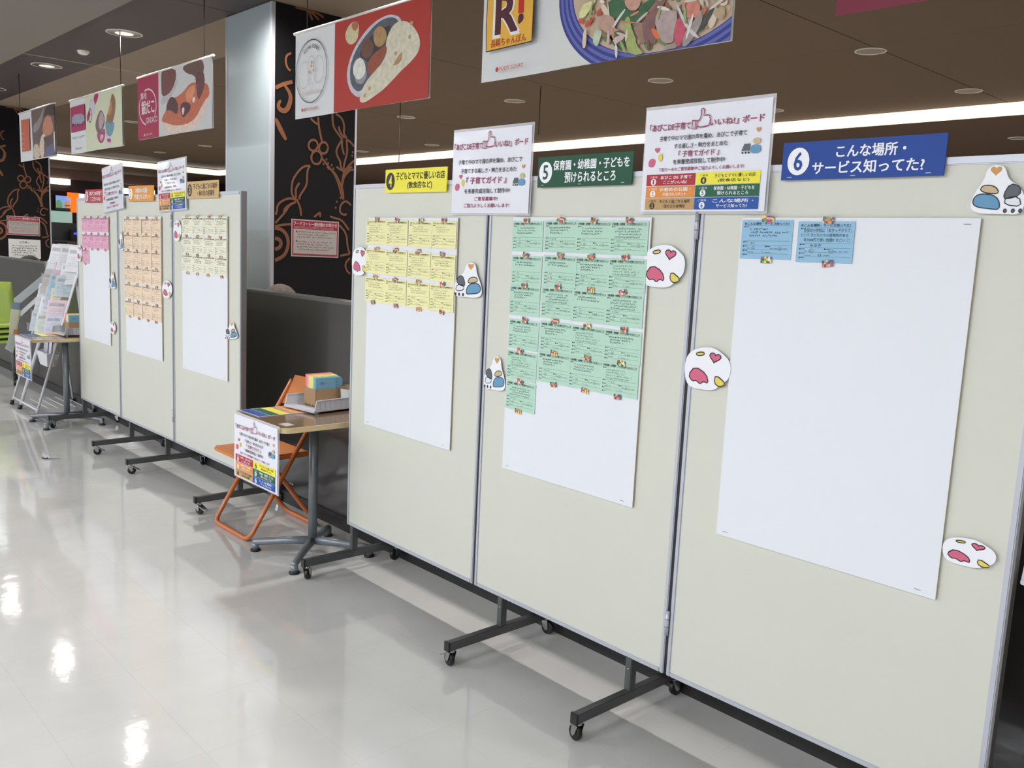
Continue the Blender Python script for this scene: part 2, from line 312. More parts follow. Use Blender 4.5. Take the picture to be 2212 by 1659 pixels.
II= {"sq":[[0.029,0.397],[0.412,0.398],[0.426,0.184],[0.042,0.182]],"logo":[[0.069,0.331],[0.4,0.323],[0.408,0.241],[0.07,0.243]],"rib":[[0.666,0.454],[0.786,0.451],[0.735,0.387],[0.596,0.324],[0.552,0.284],[0.471,0.228],[0.47,0.313],[0.64,0.373]],"ov":[[0.603,0.425],[0.669,0.397],[0.686,0.352],[0.663,0.301],[0.607,0.277],[0.553,0.306],[0.536,0.356],[0.553,0.407]],"cup":[[0.811,0.317],[0.875,0.293],[0.917,0.238],[0.894,0.171],[0.813,0.129],[0.733,0.132],[0.688,0.172],[0.685,0.221],[0.742,0.278]],"cupi":[[0.823,0.306],[0.886,0.266],[0.896,0.214],[0.814,0.151],[0.763,0.18],[0.766,0.241]],"cupb":[[0.706,0.136],[0.813,0.129],[0.907,0.17],[0.923,0.109],[0.874,0.056],[0.808,0.045],[0.743,0.072]],"heart":[[0.785,0.114],[0.865,0.121],[0.883,0.094],[0.809,0.06]],"cone":[[1.092,0.426],[1.158,0.386],[1.173,0.318],[1.138,0.238],[1.086,0.187],[1.01,0.189],[0.936,0.228],[1.003,0.291],[1.044,0.35]],"cone2":[[1.044,0.35],[1.088,0.355],[1.078,0.285],[1.026,0.247],[0.99,0.275]],"ice":[[0.923,0.233],[1.023,0.188],[1.13,0.201],[1.134,0.154],[1.068,0.091],[0.992,0.092],[0.93,0.126]],"wrap":[[0.93,0.122],[0.992,0.092],[1.068,0.091],[1.061,0.075],[1.045,0.008],[0.987,0.007],[0.952,0.06]],"purp":[[0.953,0.077],[1.054,0.071],[1.046,0.042],[0.964,0.051]]}
UU= {"sq":[[0.091,0.407],[0.386,0.401],[0.38,0.095],[0.094,0.096]],"photo":[[0.46,0.47],[1.264,0.471],[1.278,0.26],[1.28,0.012],[0.494,0.008]],"pale1":[[0.87,0.458],[0.906,0.465],[0.783,0.305],[0.538,0.239],[0.49,0.315],[0.718,0.37]],"face":[[0.951,0.382],[1.054,0.379],[1.135,0.338],[1.176,0.238],[1.088,0.204],[0.95,0.198],[0.812,0.237],[0.857,0.329]],"hair":[[0.943,0.477],[1.264,0.471],[1.27,0.357],[1.171,0.365],[1.054,0.384],[0.951,0.387],[0.878,0.358]],"body":[[0.812,0.237],[0.95,0.198],[0.856,0.139],[0.861,0.012],[0.735,0.013],[0.692,0.122]],"dark":[[0.844,0.2],[1.018,0.189],[1.174,0.218],[1.149,0.122],[1.009,0.09],[0.873,0.138]],"drum":[[0.509,0.143],[0.658,0.145],[0.707,0.096],[0.717,0.008],[0.494,0.008]],"blue":[[0.885,0.076],[1.01,0.1],[1.183,0.13],[1.189,0.011],[0.896,0.01]],"white":[[1.159,0.234],[1.257,0.208],[1.28,0.012],[1.197,0.014]]}
FL= [[[3.247,2.308],[3.253,2.246],[3.273,2.17],[3.282,2.143]],[[3.189,2.292],[3.225,2.266],[3.248,2.261]],[[3.275,2.043],[3.332,1.985],[3.38,1.941],[3.419,1.872],[3.44,1.801],[3.455,1.768]],[[3.386,2.35],[3.438,2.326],[3.458,2.272],[3.45,2.223],[3.479,2.194]],[[3.358,2.343],[3.364,2.26],[3.412,2.21],[3.441,2.182]],[[3.411,2.266],[3.421,2.227],[3.46,2.192]],[[3.441,2.182],[3.395,2.112],[3.396,2.072],[3.43,2.027],[3.431,1.995],[3.456,1.956]],[[3.441,2.174],[3.438,2.133],[3.458,2.078]],[[3.475,2.186],[3.486,2.098],[3.464,2.03],[3.455,1.981]],[[3.475,2.186],[3.509,2.173],[3.539,2.144]],[[3.541,2.046],[3.484,1.992],[3.447,1.931],[3.445,1.801]],[[3.543,1.981],[3.494,1.976],[3.456,1.948]],[[3.189,1.975],[3.13,1.965],[3.06,1.88],[3.048,1.816],[3.053,1.762],[3.089,1.733]],[[3.189,1.975],[3.167,1.945],[3.168,1.858],[3.15,1.817],[3.111,1.766],[3.111,1.742]],[[3.109,1.853],[3.079,1.811],[3.084,1.748]],[[3.048,2.51],[2.984,2.488],[2.924,2.453]],[[2.984,2.485],[3.036,2.432],[3.033,2.371],[3.003,2.313],[2.96,2.315],[2.942,2.343],[2.963,2.38]],[[2.926,2.257],[2.961,2.193],[3.005,2.126]],[[3.037,2.693],[3.003,2.675],[2.995,2.637],[3.008,2.594],[3.034,2.579]],[[3.064,3.015],[3.107,2.994],[3.151,2.996],[3.222,3.015],[3.277,2.969]],[[3.151,2.996],[3.169,2.977],[3.192,2.933]],[[3.169,3.0],[3.205,2.97],[3.241,2.947]],[[3.101,1.732],[3.039,1.747],[2.978,1.723],[2.943,1.689],[2.943,1.65],[2.931,1.626]],[[3.083,1.723],[3.03,1.695],[3.009,1.655],[2.97,1.613],[2.931,1.571]],[[3.092,1.731],[3.115,1.694],[3.125,1.631]],[[3.057,1.713],[3.004,1.678],[2.991,1.646]],[[3.397,1.99],[3.431,1.969],[3.459,1.971],[3.526,2.002]],[[3.321,1.982],[3.383,1.948],[3.423,1.887],[3.453,1.832],[3.459,1.767]],[[3.517,1.985],[3.46,1.931],[3.447,1.872]],[[3.523,1.73],[3.483,1.76],[3.445,1.741],[3.427,1.699],[3.437,1.667],[3.476,1.657],[3.485,1.67]],[[3.225,1.629],[3.276,1.668],[3.272,1.632]],[[3.351,1.641],[3.39,1.631],[3.438,1.625],[3.467,1.602],[3.508,1.555]],[[3.429,1.584],[3.489,1.529],[3.501,1.421],[3.521,1.388]],[[3.438,1.368],[3.521,1.384]],[[3.522,1.354],[3.483,1.319],[3.489,1.269],[3.525,1.24]],[[2.927,1.54],[2.988,1.527],[3.024,1.482],[3.029,1.418],[2.999,1.353],[2.929,1.319]],[[2.928,1.469],[2.963,1.463],[2.976,1.432],[2.959,1.404],[2.928,1.395]],[[2.927,1.548],[2.979,1.562],[3.05,1.57]],[[3.246,2.119],[3.241,2.1],[3.228,2.084],[3.21,2.077],[3.192,2.08],[3.178,2.092],[3.173,2.111],[3.178,2.13],[3.191,2.145],[3.209,2.152],[3.227,2.15],[3.241,2.137],[3.246,2.119]],[[3.326,2.111],[3.321,2.09],[3.309,2.074],[3.291,2.067],[3.273,2.07],[3.26,2.083],[3.255,2.103],[3.26,2.123],[3.272,2.139],[3.29,2.146],[3.307,2.143],[3.32,2.13],[3.326,2.111]],[[3.278,2.039],[3.272,2.016],[3.258,1.997],[3.237,1.989],[3.216,1.993],[3.201,2.008],[3.195,2.031],[3.2,2.054],[3.215,2.072],[3.236,2.081],[3.256,2.077],[3.272,2.062],[3.278,2.039]]]
DOTS=[(3.317,2.031),(3.331,2.005),(3.36,1.996),(3.374,1.973),(3.294,1.997),(3.53,2.103),(3.526,2.078),(3.332,1.969),(3.406,1.747),(3.398,1.705),(3.435,1.777)]
def recessed(x, y, label, group):
    t = thing('downlight', label, 'light', (x, y, CEIL), group=group)
    r = .125
    b = MB(); b.lathe([(r * 1.08, 0), (r * 1.08, -.003), (r, -.004), (r, 0)], RIMM); b.build('ring', t)
    b = MB(); b.lathe([(r, -.003), (r * .86, -.0045), (r * .55, -.005)], REFL); b.build('reflector', t)
    b = MB(); b.ell(0, 0, r * .55, r * .55, mat('lamp_glass', (240, 238, 230), .3, emit=(255, 250, 240), estr=0.55), -.005); b.build('lamp', t)
    return t
names = {-7.44: 'recessed downlight in the dark soffit, nearest the camera of those in view', -9.50: 'recessed downlight in the dark soffit, left of the bright joint line', -11.56: 'recessed downlight in the dark soffit, cut by the left edge of the picture'}
for x in DOWN_X:
    x = round(x, 2)
    if x in names: recessed(x, 2.6, names[x], 'downlights in the dark soffit')
b = MB(); b.lathe([(.001, -.03), (.03, -.03), (.045, -.018), (.05, 0)], RIMM); b.build('smoke_detector', None, 'small white round detector on the dark soffit between two downlights', cat='detector', loc=(-8.46, 2.61, CEIL))
FC = [(-3.23, 6.35, 'largest brown-ceiling downlight, above the blue sign'), (-5.13, 6.35, 'dim round downlight right of the noodle banner, above the tallest poster'), (-7.03, 6.36, 'dim downlight in the brown ceiling below the noodle banner'), (-9.0, 6.41, 'dim downlight in the brown ceiling below the red food banner'),
      (-3.23, 8.15, 'downlight just above the cove strip at the far right'), (-5.13, 8.17, 'downlight half hidden by the tallest poster edge, just above the cove strip'), (-10.95, 8.28, 'small downlight just above the cove strip, right of the black pillar side'), (-12.81, 8.26, 'small downlight beside the black pillar edge, above the cove strip'),
      (-14.85, 6.48, 'flat-looking downlight left of the silver pillar'), (-16.89, 6.51, 'flat-looking downlight below the red octopus-ball banner'), (-12.9, 4.6, 'downlight between the two leftmost banners')]
for x, y, l in FC: downlight(x, y, CEIL, .11, False, l, 'downlights in the brown ceiling')
downlight(-3.52, 10.28, 2.88, .1, False, 'downlight beyond the cove strip at the right edge', 'downlights in the brown ceiling')
WIRE = mat('dark_wire', (40, 36, 32), .6)
for (x, y, z, l) in ((-6.2, 5.93, 2.565, 'thin hanging wire with a small cross foot, right of the noodle banner bottom'), (-8.03, 5.64, 2.35, 'thin hanging wire below the red food banner')):
    b = MB(); b.tube([(0, 0, 0), (0, 0, z - CEIL)], .004, WIRE, 6); b.box((-.02, -.003, z - CEIL), (.02, .003, z - CEIL + .004), WIRE)
    b.build('hanging_wire', None, l, cat='wire', loc=(x, y, CEIL))
# corridor luminaires (outside the frame, they light the boards)
for k, (x, y) in enumerate(CORR):
    t = thing('ceiling_light', 'rectangular corridor light panel, %s row, %s along it from the far end' % (('nearer', 'farther')[k // 8], ('first', 'second', 'third', 'fourth', 'fifth', 'sixth', 'seventh', 'last')[k % 8]), 'light', (x, y, CEIL), group='corridor light panels')
    b = MB(); b.box((-.64, -.18, -.015), (.64, .18, 0), RIMM); b.build('frame', t)
    b = MB(); b.box((-.6, -.14, -.018), (.6, .14, -.015), mat('diffuser', (250, 250, 250), .5, emit=(255, 250, 245), estr=3)); b.build('diffuser', t)

# ------------------------------------------------------------------ pillars with printed plant scrolls
SILV = mat('silver_glass', (170, 182, 188), 0.48, 0.35)
BLKP = mat('black_gloss_panel', (18, 18, 21), 0.55, spec=.2)
SCR = mat('copper_scroll_print', (124, 76, 48), 0.5)
def pillar(x1, label, cat='pillar', dx=0.0):
    t = thing('pillar', label, cat, (x1, 2.9, 0))
    W_, D_ = .68, .66
    b = MB(); b.box((-W_ + .01, .005, 0), (-.005, D_ - .005, 2.998), BLKP); b.build('core', t)
    b = MB(); b.box((-W_ + .02, -.004, 1.10), (-.02, .006, 2.995), SILV); b.build('silver_panel', t, 'grey-blue reflective front panel')
    b = MB(); b.box((-W_ + .02, -.002, 0), (-.02, .006, 1.10), BLACKP); b.build('base_panel', t, 'black lower panel')
    b = MB(); b.box((-.006, .02, 0), (.002, D_ - .01, 2.995), BLKP); b.build('side_panel', t, 'black side panel')
    for a, c in (((-.022, -.008), (.006, .022)), ((-W_, -.008), (-W_ + .022, .01)), ((-.006, D_ - .016), (.006, D_))):
        b = MB(); b.rbox((a[0], a[1], 0), (c[0], c[1], 2.996), ALU, .003); b.build('corner_trim', t)
    # scroll print, coordinates (Y, z) on the side face
    b = MB()
    for i, s_ in enumerate(FL):
        s2 = [(max(2.925, min(2.9 + D_ - .02, p[0])) - 2.9, min(2.99, p[1])) for p in s_]
        s2 = smooth_pts(s2, 2, False)
        b.stroke([(p[0], p[1]) for p in s2], .015 if i not in (15, 16, 17, 35, 36) else .025, SCR, i * .00008, taper=(i in (16, 17)))
    for p in DOTS: b.ell(p[0] - 2.9, p[1], .007, .009, SCR, 0, 10)
    me = b.mesh('scroll_pattern'); o = put('scroll_pattern', me, t, 'copper-brown line print of leaves, berries and curls', loc=(.0035, 0, 0), rot=SIDEROT)
    return t
pillar(-5.6, 'square pillar with silver front and black side printed with copper scrolls, between the board groups')
pillar(-13.0, 'black pillar face with dim copper scrolls at the far left edge')

# ------------------------------------------------------------------ notices on pillars
RED = cm((150, 38, 60)); 
def scribble(b, x0, y0, x1, y1, M, rows, seed, h=.45, z=.0005, gap=.1, st=.12):
    R = random.Random(seed); rh = (y1 - y0) / rows
    for r in range(rows):
        y = y1 - (r + .5) * rh; x = x0; end = x1 - R.random() * (x1 - x0) * .35 * (1 if r % 2 else .3); cw = rh * .62
        while x < end:
            if R.random() > gap:
                for k in range(3):
                    a = R.random() * PI; cx = x + R.random() * cw * .7; cy = y + (R.random() - .5) * rh * h; L = rh * h * (.25 + .35 * R.random())
                    if k == 0: a = R.choice((0, PI / 2)); L *= 1.2
                    b.stroke([(cx - math.cos(a) * L / 1.4, cy - math.sin(a) * L / 1.4), (cx + math.cos(a) * L / 1.4, cy + math.sin(a) * L / 1.4)], rh * st, M, z)
            x += cw
def notice(x, y0, z0, w_, h_, label):
    b = MB(); b.box((0, 0, -.001), (w_, h_, 0), mat('notice_paper', (176, 168, 166), .5)); o = b.build('notice', None, label, cat='notice', loc=(x, y0, z0), rot=SIDEROT)
    o['group'] = 'red-bordered closure notices'
    b = MB(); b.rect(.008, .008, w_ - .008, h_ - .008, RED, .0004); b.rect(.016, .02, w_ - .016, h_ * .74, mat('notice_paper'), .0008); b.build('red_frame', o)
    b = MB(); b.text('フードコート一部封鎖のお知らせ', (.016, h_ * .83, w_ - .016, h_ * .94), mat('pink_white', (232, 210, 214)), .0012, .01)
    scribble(b, .02, h_ * .755, w_ - .02, h_ * .82, mat('pink_white'), 2, 5)
    scribble(b, .045, h_ * .5, w_ - .03, h_ * .70, mat('dull_ink', (92, 60, 66)), 3, 1, z=.0012); b.rect(.034, h_ * .655, .042, h_ * .69, INK, .0012)
    scribble(b, .045, h_ * .16, w_ - .03, h_ * .44, mat('dull_ink'), 4, 2, z=.0012); b.rect(.034, h_ * .4, .042, h_ * .435, INK, .0012)
    b.build('lettering', o)
notice(-5.594, 3.05, 1.352, .375, .255, 'red-bordered white notice on the black side of the scroll-printed middle pillar')
notice(-12.994, 3.03, 1.385, .39, .245, 'red-bordered white notice on the black pillar at the far left')
b = MB(); b.box((0, 0, -.001), (.38, .25, 0), mat('notice_paper_white', (222, 224, 224), .5)); o = b.build('notice', None, 'plain white notice with black lettering below the far-left red notice', cat='notice', loc=(-12.994, 3.04, 1.085), rot=SIDEROT)
b = MB(); b.text('お客様へ', (.13, .2, .25, .225), INK); scribble(b, .04, .03, .34, .18, INK, 5, 8, st=.16); b.build('lettering', o)

# ------------------------------------------------------------------ seated people behind the low wall
def person(x, y, hairm, skinm, clothm, label, top=1.185):
    t = thing('person', label, 'person', (x, y, 0))
    # seated facing +Y (away); one continuous skinned body
    V = [(0, 0, .50), (0, .0, .68), (0, .0, .86), (0, .0, .93), (0, .01, 1.0), (0, .015, 1.1),
         (.17, 0, .86), (.21, .06, .66), (.19, .26, .60), (.17, .34, .60), (-.17, 0, .86), (-.21, .06, .66), (-.19, .26, .60), (-.17, .34, .60),
         (.09, .04, .48), (.11, .42, .49), (.11, .44, .08), (.11, .55, .04), (-.09, .04, .48), (-.11, .42, .49), (-.11, .44, .08), (-.11, .55, .04)]
    E_ = [(0, 1), (1, 2), (2, 3), (3, 4), (4, 5), (2, 6), (6, 7), (7, 8), (8, 9), (2, 10), (10, 11), (11, 12), (12, 13), (0, 14), (14, 15), (15, 16), (16, 17), (0, 18), (18, 19), (19, 20), (20, 21)]
    Rr = [.15, .14, .13, .055, .085, .075, .055, .045, .035, .03, .055, .045, .035, .03, .085, .065, .045, .035, .085, .065, .045, .035]
    me = bpy.data.meshes.new('body'); me.from_pydata([(a, c_, z * (top / 1.185)) for a, c_, z in V], E_, []); me.materials.append(clothm)
    o = put('body', me, t); md = o.modifiers.new('skin', 'SKIN')
    sv = me.skin_vertices[0].data if me.skin_vertices else None
    if sv:
        for i, r in enumerate(Rr): sv[i].radius = (r, r)
        sv[0].use_root = True
    sb = o.modifiers.new('sub', 'SUBSURF'); sb.levels = 1; sb.render_levels = 2
    b = MB(); bm = bmesh.new(); bmesh.ops.create_icosphere(bm, subdivisions=3, radius=1)
    for v in bm.verts: v.co = Vector((v.co.x * .088, .018 + v.co.y * .105, top - .112 + v.co.z * .108 - .004))
    b.bm(bm, skinm, True); hd = b.build('head', t, 'head seen from behind')
    b = MB(); bm = bmesh.new(); bmesh.ops.create_icosphere(bm, subdivisions=3, radius=1)
    for v in bm.verts:
        n = 1 + .03 * math.sin(v.co.x * 18) * math.sin(v.co.y * 13 + v.co.z * 9)
        zz = v.co.z if v.co.z > -.55 else -.55
        v.co = Vector((v.co.x * .097 * n, .006 + v.co.y * .110 * n, top - .104 + zz * .104))
    b.bm(bm, hairm, True); b.build('hair', hd)
    return t
CL1 = mat('dark_jacket', (50, 52, 60), .9); SK = mat('skin', (190, 150, 125), .6)
person(-5.02, 2.66, mat('greying_hair', (104, 92, 88), .8, noise=.3, nscale=60), SK, CL1, 'seated person with greying hair whose head top shows over the low wall beside the pillar', 1.19)
person(-10.55, 2.66, mat('black_hair', (26, 24, 25), .7), SK, CL1, 'seated person with black hair whose head top covers the far-left white notice', 1.19)
for x in (-5.02, -10.55):
    b = MB(); b.rbox((-.25, -.2, .33), (.25, .22, .37), mat('dark_seat', (50, 46, 44), .7), .01)
    t = b.build('bench_seat', None, 'dark seat hidden behind the low wall, ' + ('by the middle pillar' if x > -8 else 'by the far left pillar'), cat='seat', loc=(x, 2.72, 0), group='seats behind the low wall')
    for sx in (-.2, .2):
        for sy in (-.16, .16):
            b = MB(); b.tube([(sx, sy, 0), (sx, sy, .335)], .014, ALU_D, 8); b.build('leg', t)

# ------------------------------------------------------------------ folding partition boards
ZB, ZT = 0.203, 1.695
PB = [(-3.3161, 2.0949), (-2.4162, 2.0849), (-1.5162, 2.0837), (-0.6162, 2.0958)]
PA = [(-7.0981 + .012, 2.112), (-6.1983, 2.1030), (-5.2984, 2.1101), (-4.3984, 2.111)]
def castor(root, x, y, rz, brake):
    c = MB()
    c.lathe([(.001, .062), (.014, .062), (.014, .056), (.010, .053), (.001, .053)], STEEL, n=14)
    for s_ in (-1, 1):
        c.add([(-.012, s_ * .013, .056), (.012, s_ * .013, .056), (.016, s_ * .013, .024), (.006, s_ * .013, .018), (-.004, s_ * .013, .03),
               (-.012, s_ * .015, .056), (.012, s_ * .015, .056), (.016, s_ * .015, .024), (.006, s_ * .015, .018), (-.004, s_ * .015, .03)],
              [(0, 1, 2, 3, 4), (9, 8, 7, 6, 5), (0, 5, 6, 1), (1, 6, 7, 2), (2, 7, 8, 3), (3, 8, 9, 4), (4, 9, 5, 0)], STEEL)
    o = c.build('castor', root, loc=(x, y, 0), rot=(0, 0, rz))
    wv = MB(); pr = [(.004, -.009), (.018, -.009), (.0235, -.0075), (.025, -.003), (.025, .003), (.0235, .0075), (.018, .009), (.004, .009)]
    wv.lathe(pr, BLACKP, n=20); put('wheel', wv.mesh('wheel'), o, loc=(.01, 0, .0252), rot=(PI / 2, 0, 0))
    if brake:
        q = MB(); q.add([(.012, -.016, .05), (.012, .016, .05), (.056, .013, .026), (.056, -.013, .026), (.012, -.016, .044), (.012, .016, .044), (.056, .013, .021), (.056, -.013, .021)],
                        [(0, 1, 2, 3), (7, 6, 5, 4), (0, 4, 5, 1), (1, 5, 6, 2), (2, 6, 7, 3), (3, 7, 4, 0)], STEEL); q.build('brake_pedal', o)
    return o
FR = []
def partition(P, label, seed):
    R = random.Random(seed); root = thing('folding_partition', label, 'partition', (P[0][0], P[0][1], 0))
    ox, oy = P[0]; mats = []
    for i in range(3):
        (x0, y0), (x1, y1) = P[i], P[i + 1]; L = math.hypot(x1 - x0, y1 - y0); a = math.atan2(y1 - y0, x1 - x0)
        g = .0055; fw = .0145; D = .033
        b = MB(); b.box((g + fw - .002, .003, ZB + fw), (L - g - fw + .002, D - .003, ZT - fw), BOARD)
        p = b.build('panel', root, loc=(x0 - ox, y0 - oy, 0), rot=(0, 0, a))
        b = MB()
        for bx in (((g, 0, ZB), (g + fw, D, ZT)), ((L - g - fw, 0, ZB), (L - g, D, ZT)), ((g + fw, 0, ZB), (L - g - fw, D, ZB + fw)), ((g + fw, -.002, ZT - .018), (L - g - fw, D + .002, ZT))):
            b.rbox(bx[0], bx[1], ALU, .0025)
        b.build('panel_frame', p)
        b = MB(); b.box((L - g + .0002, .002 if i == 2 else .004, ZB + .002), (L + (.0 if i == 2 else g), D - .002, ZT - .002), ALU_D if i == 2 else BLACKP); b.build('gap_fill_or_end_strip', p)  # black fill added in the panel gap for its darkness; end panel gets grey
        if i == 1:
            for z in (1.50, .33):
                b = MB(); b.tube([(L, -.004, z), (L, -.004, z + .075)], .0065, ALU, 10)
                for k in (.025, .05): b.tube([(L, -.004, z + k - .001), (L, -.004, z + k + .001)], .0072, ALU_D, 10)
                b.build('hinge', p)
        ts = {0: [.047], 1: [.168, .845], 2: [.953]}[i]
        for t_ in ts:
            f = MB(); f.rbox((-.013, -.252, .062), (.013, .252, .094), PAINTED, .002)
            fo = f.build('foot', root, loc=(x0 - ox + L * t_ * math.cos(a) - .016 * math.sin(a), y0 - oy + L * t_ * math.sin(a) + .016 * math.cos(a), 0), rot=(0, 0, a))
            q = MB(); q.rbox((-.0135, -.255, .0605), (.0135, -.246, .0955), BLACKP, .001); q.rbox((-.0135, .246, .0605), (.0135, .255, .0955), BLACKP, .001); q.build('end_cap', fo)
            q = MB(); q.rbox((-.0125, -.014, .094), (.0125, .014, ZB + .012), PAINTED, .002);
            q.tube([(0, -.0155, .165), (0, -.0135, .165)], .004, STEEL, 8); q.build('post', fo)
            for s_, br in ((-1, True), (1, False)):
                c = castor(fo, 0, s_ * .232, R.choice((.4, 2.2, -1.0, 1.3, 3.0)) if s_ < 0 else R.uniform(-2, 2), br and R.random() > .15)
        mats.append((Matrix.Translation((x0, y0, 0)) @ Matrix.Rotation(a, 4, 'Z'), x0, L))
    return mats
MBd = partition(PB, 'nearer mobile three-panel display partition carrying the yellow, green and blue signs', 3)
MAd = partition(PA, 'farther mobile three-panel display partition with pink, orange and cream cards', 4)
PM = MAd + MBd          # index 0..5 = boards one to six
def onboard(i, X, z, off=.0, tilt=0):     # matrix of a sheet on board i at world X, height z
    M, x0, L = PM[i]
    return M @ Matrix.Translation((X - x0, -off, z)) @ Matrix.Rotation(PI / 2, 4, 'X') @ Matrix.Rotation(tilt, 4, 'Z')

# white backing panels
for i, (X0, z1, w_, h_, l) in enumerate([(-6.935, 1.562, .575, .88, 'pink cards'), (-6.056, 1.562, .605, .88, 'orange cards'), (-5.145, 1.564, .598, .885, 'cream cards'),
                                         (-3.178, 1.558, .598, .873, 'yellow cards'), (-2.277, 1.56, .60, .877, 'green cards'), (-1.372, 1.56, .602, .877, 'two blue cards')]):
    b = MB(); b.box((0, 0, 0), (w_, h_, .005), PAPER)
    for k, q in ((0, PAPERE),): b.box((w_, .002, 0), (w_ + .0006, h_ - .002, .0045), q)
    o = b.build('white_panel', None, 'tall white backing sheet holding the %s' % l, cat='sheet', mw=onboard(i, X0, z1 - h_, .0005), group='white backing sheets')
    b = MB()
    for u, v in ((.02, .012), (w_ - .05, .012), (.02, h_ - .014), (w_ - .035, h_ - .014)): b.rect(u, v, u + .016, v + .0015, mat('staple_grey', (120, 118, 116), .4), .0053)
    b.build('staples', o)
# ------------------------------------------------------------------ comment cards with patterned tape
ORD = ['first', 'second', 'third', 'fourth', 'fifth', 'sixth']; COLN = ['leftmost', 'second', 'third', 'rightmost']
CW, CHT = .150, .101
LINE = mat('form_line', (104, 122, 108), .7)
def form_mesh(title, ink):
    b = MB(); b.text(title, (.008, .0885, min(.142, .008 + .0082 * len(title)), .0955), ink, .0005, .02)
    for y in (.087, .047, .036, .025, .014): b.rect(.008, y, .143, y + .0005, LINE, .0004)
    for x, y in ((.008, .082), (.008, .0425), (.008, .0315), (.075, .0315), (.008, .0205), (.008, .0095)):
        b.rect(x, y, x + .0032, y + .0032, ink, .0005); b.rect(x + .004, y + .0008, x + .014, y + .0024, INKL, .0005)
    for x, y, n in ((.022, .027, 4), (.036, .027, 4), (.088, .027, 6), (.101, .027, 5), (.114, .027, 5), (.127, .027, 7), (.022, .0165, 12), (.075, .0165, 10)):
        for k in range(n): b.rect(x + k * .0016, y, x + k * .0016 + .0009, y + .0018, LINE, .0005)
    return b.mesh('printed_form')
def hand_mesh(seed, ink, dark=True):
    R = random.Random(seed); b = MB(); rows = R.choice((2, 3, 3, 4)); y = .078
    for r in range(rows):
        x = .02 + R.random() * .008; end = .075 + R.random() * .065
        while x < end:
            if R.random() > .08:
                for k in range(3):
                    a = R.choice((0, PI / 2, R.random() * PI)); cx = x + R.random() * .0035; cy = y + (R.random() - .5) * .004; L = .0012 + R.random() * .0016
                    b.stroke([(cx - math.cos(a) * L, cy - math.sin(a) * L), (cx + .0003, cy + .0003), (cx + math.cos(a) * L, cy + math.sin(a) * L)], .00075 if dark else .0005, ink, .0006)
            x += .0055
        y -= .0085
    for k in range(R.choice((2, 3, 4))):
        b.stroke([(.03 + k * .007, .04), (.033 + k * .007, .044)], .0007, ink, .0006); b.stroke([(.031 + k * .007, .044), (.034 + k * .007, .0395)], .0007, ink, .0006)
    b.ring(.0385 + R.choice((0, 0, -.012)), .028, .0048, .0042, .0006, ink, .0006, 14); b.ring(R.choice((.104, .117)), .028, .0052, .0045, .0006, ink, .0006, 14)
    b.stroke([(.066, .016), (.068, .0205), (.064, .0205)], .0008, ink, .0006)
    return b.mesh('handwriting')
PENS = [mat('pen_dark', (54, 74, 76), .7), mat('pen_mid', (92, 118, 110), .7), mat('pen_faint', (130, 155, 140), .7)]
def tape_mesh(seed):
    R = random.Random(seed); b = MB(); n = 6; h_ = .0165; x = 0
    for i in range(n):
        wd = .0038 + R.random() * .0026; hs = [0, h_ * R.uniform(.3, .5), h_ * R.uniform(.6, .8), h_]
        for j in range(3):
            sh = .0012 * math.sin(j * 2 + i)
            b.rect(x, hs[j] + sh * 0, x + wd, hs[j + 1], cm(TAPE[R.randrange(len(TAPE))], .45), .0012 + .00003 * i)
        x += wd
    b.v = [(p[0] - x / 2, p[1] - h_ / 2, p[2]) for p in b.v]
    return b.mesh('tape')
TAPES = [tape_mesh(i) for i in range(7)]
def card_mesh(rgb, lift):
    b = MB(); M = cm(rgb, .75); n = 6
    vs = []
    for i in range(n + 1):
        for j in range(3):
            u, v = i / n, j / 2; z = .0008 + lift * (abs(u - .5) * 2) ** 2 * (.35 + .65 * (v > 0.4) * .4 + .5 * (1 - v))
            vs.append((u * CW, v * CHT, z))
    fs = [(i * 3 + j, (i + 1) * 3 + j, (i + 1) * 3 + j + 1, i * 3 + j + 1) for i in range(n) for j in range(2)]
    b.add(vs, fs, M)
    return b.mesh('comment_card')
def card_set(color, rgb, board, title, cells, words, seed, dark, sheet):
    R = random.Random(seed)
    form = form_mesh(title, INK); hands = [hand_mesh(seed * 10 + k, PENS[(k + (0 if dark else 1)) % 3], dark) for k in range(5)]
    base = [card_mesh(rgb, q) for q in (.0002, .0006, .0011)]
    for (r, c, X0, ztop, last) in cells:
        lab = '%s handwritten comment card, %s row from top, %s in its row' % (color, ORD[r], COLN[c])
        if words.get((r, c)): lab = words[(r, c)]
        o = put('comment_card', R.choice(base), None, lab, 'card', '%s comment cards' % color, mw=onboard(board, X0, ztop - CHT, .0062 + R.random() * .0006 + .0004 * (c % 2), R.uniform(-.012, .012)))
        put('printed_form', form, o, loc=(0, 0, .0014)); put('handwriting', hands[R.randrange(5)], o, loc=(0, 0, .0015)) if (r, c) not in HANDX.get(board, {}) else HANDX[board][(r, c)](o)
        put('tape', TAPES[R.randrange(7)], o, loc=(CW * (.45 + R.random() * .1), CHT + .0005 + R.random() * .003, .0022), rot=(0, 0, R.uniform(-.25, .25)))
        if last: put('tape', TAPES[R.randrange(7)], o, loc=(CW * (.42 + R.random() * .2), -.002, .0022), rot=(0, 0, R.uniform(-.2, .2)))
HANDX = {}
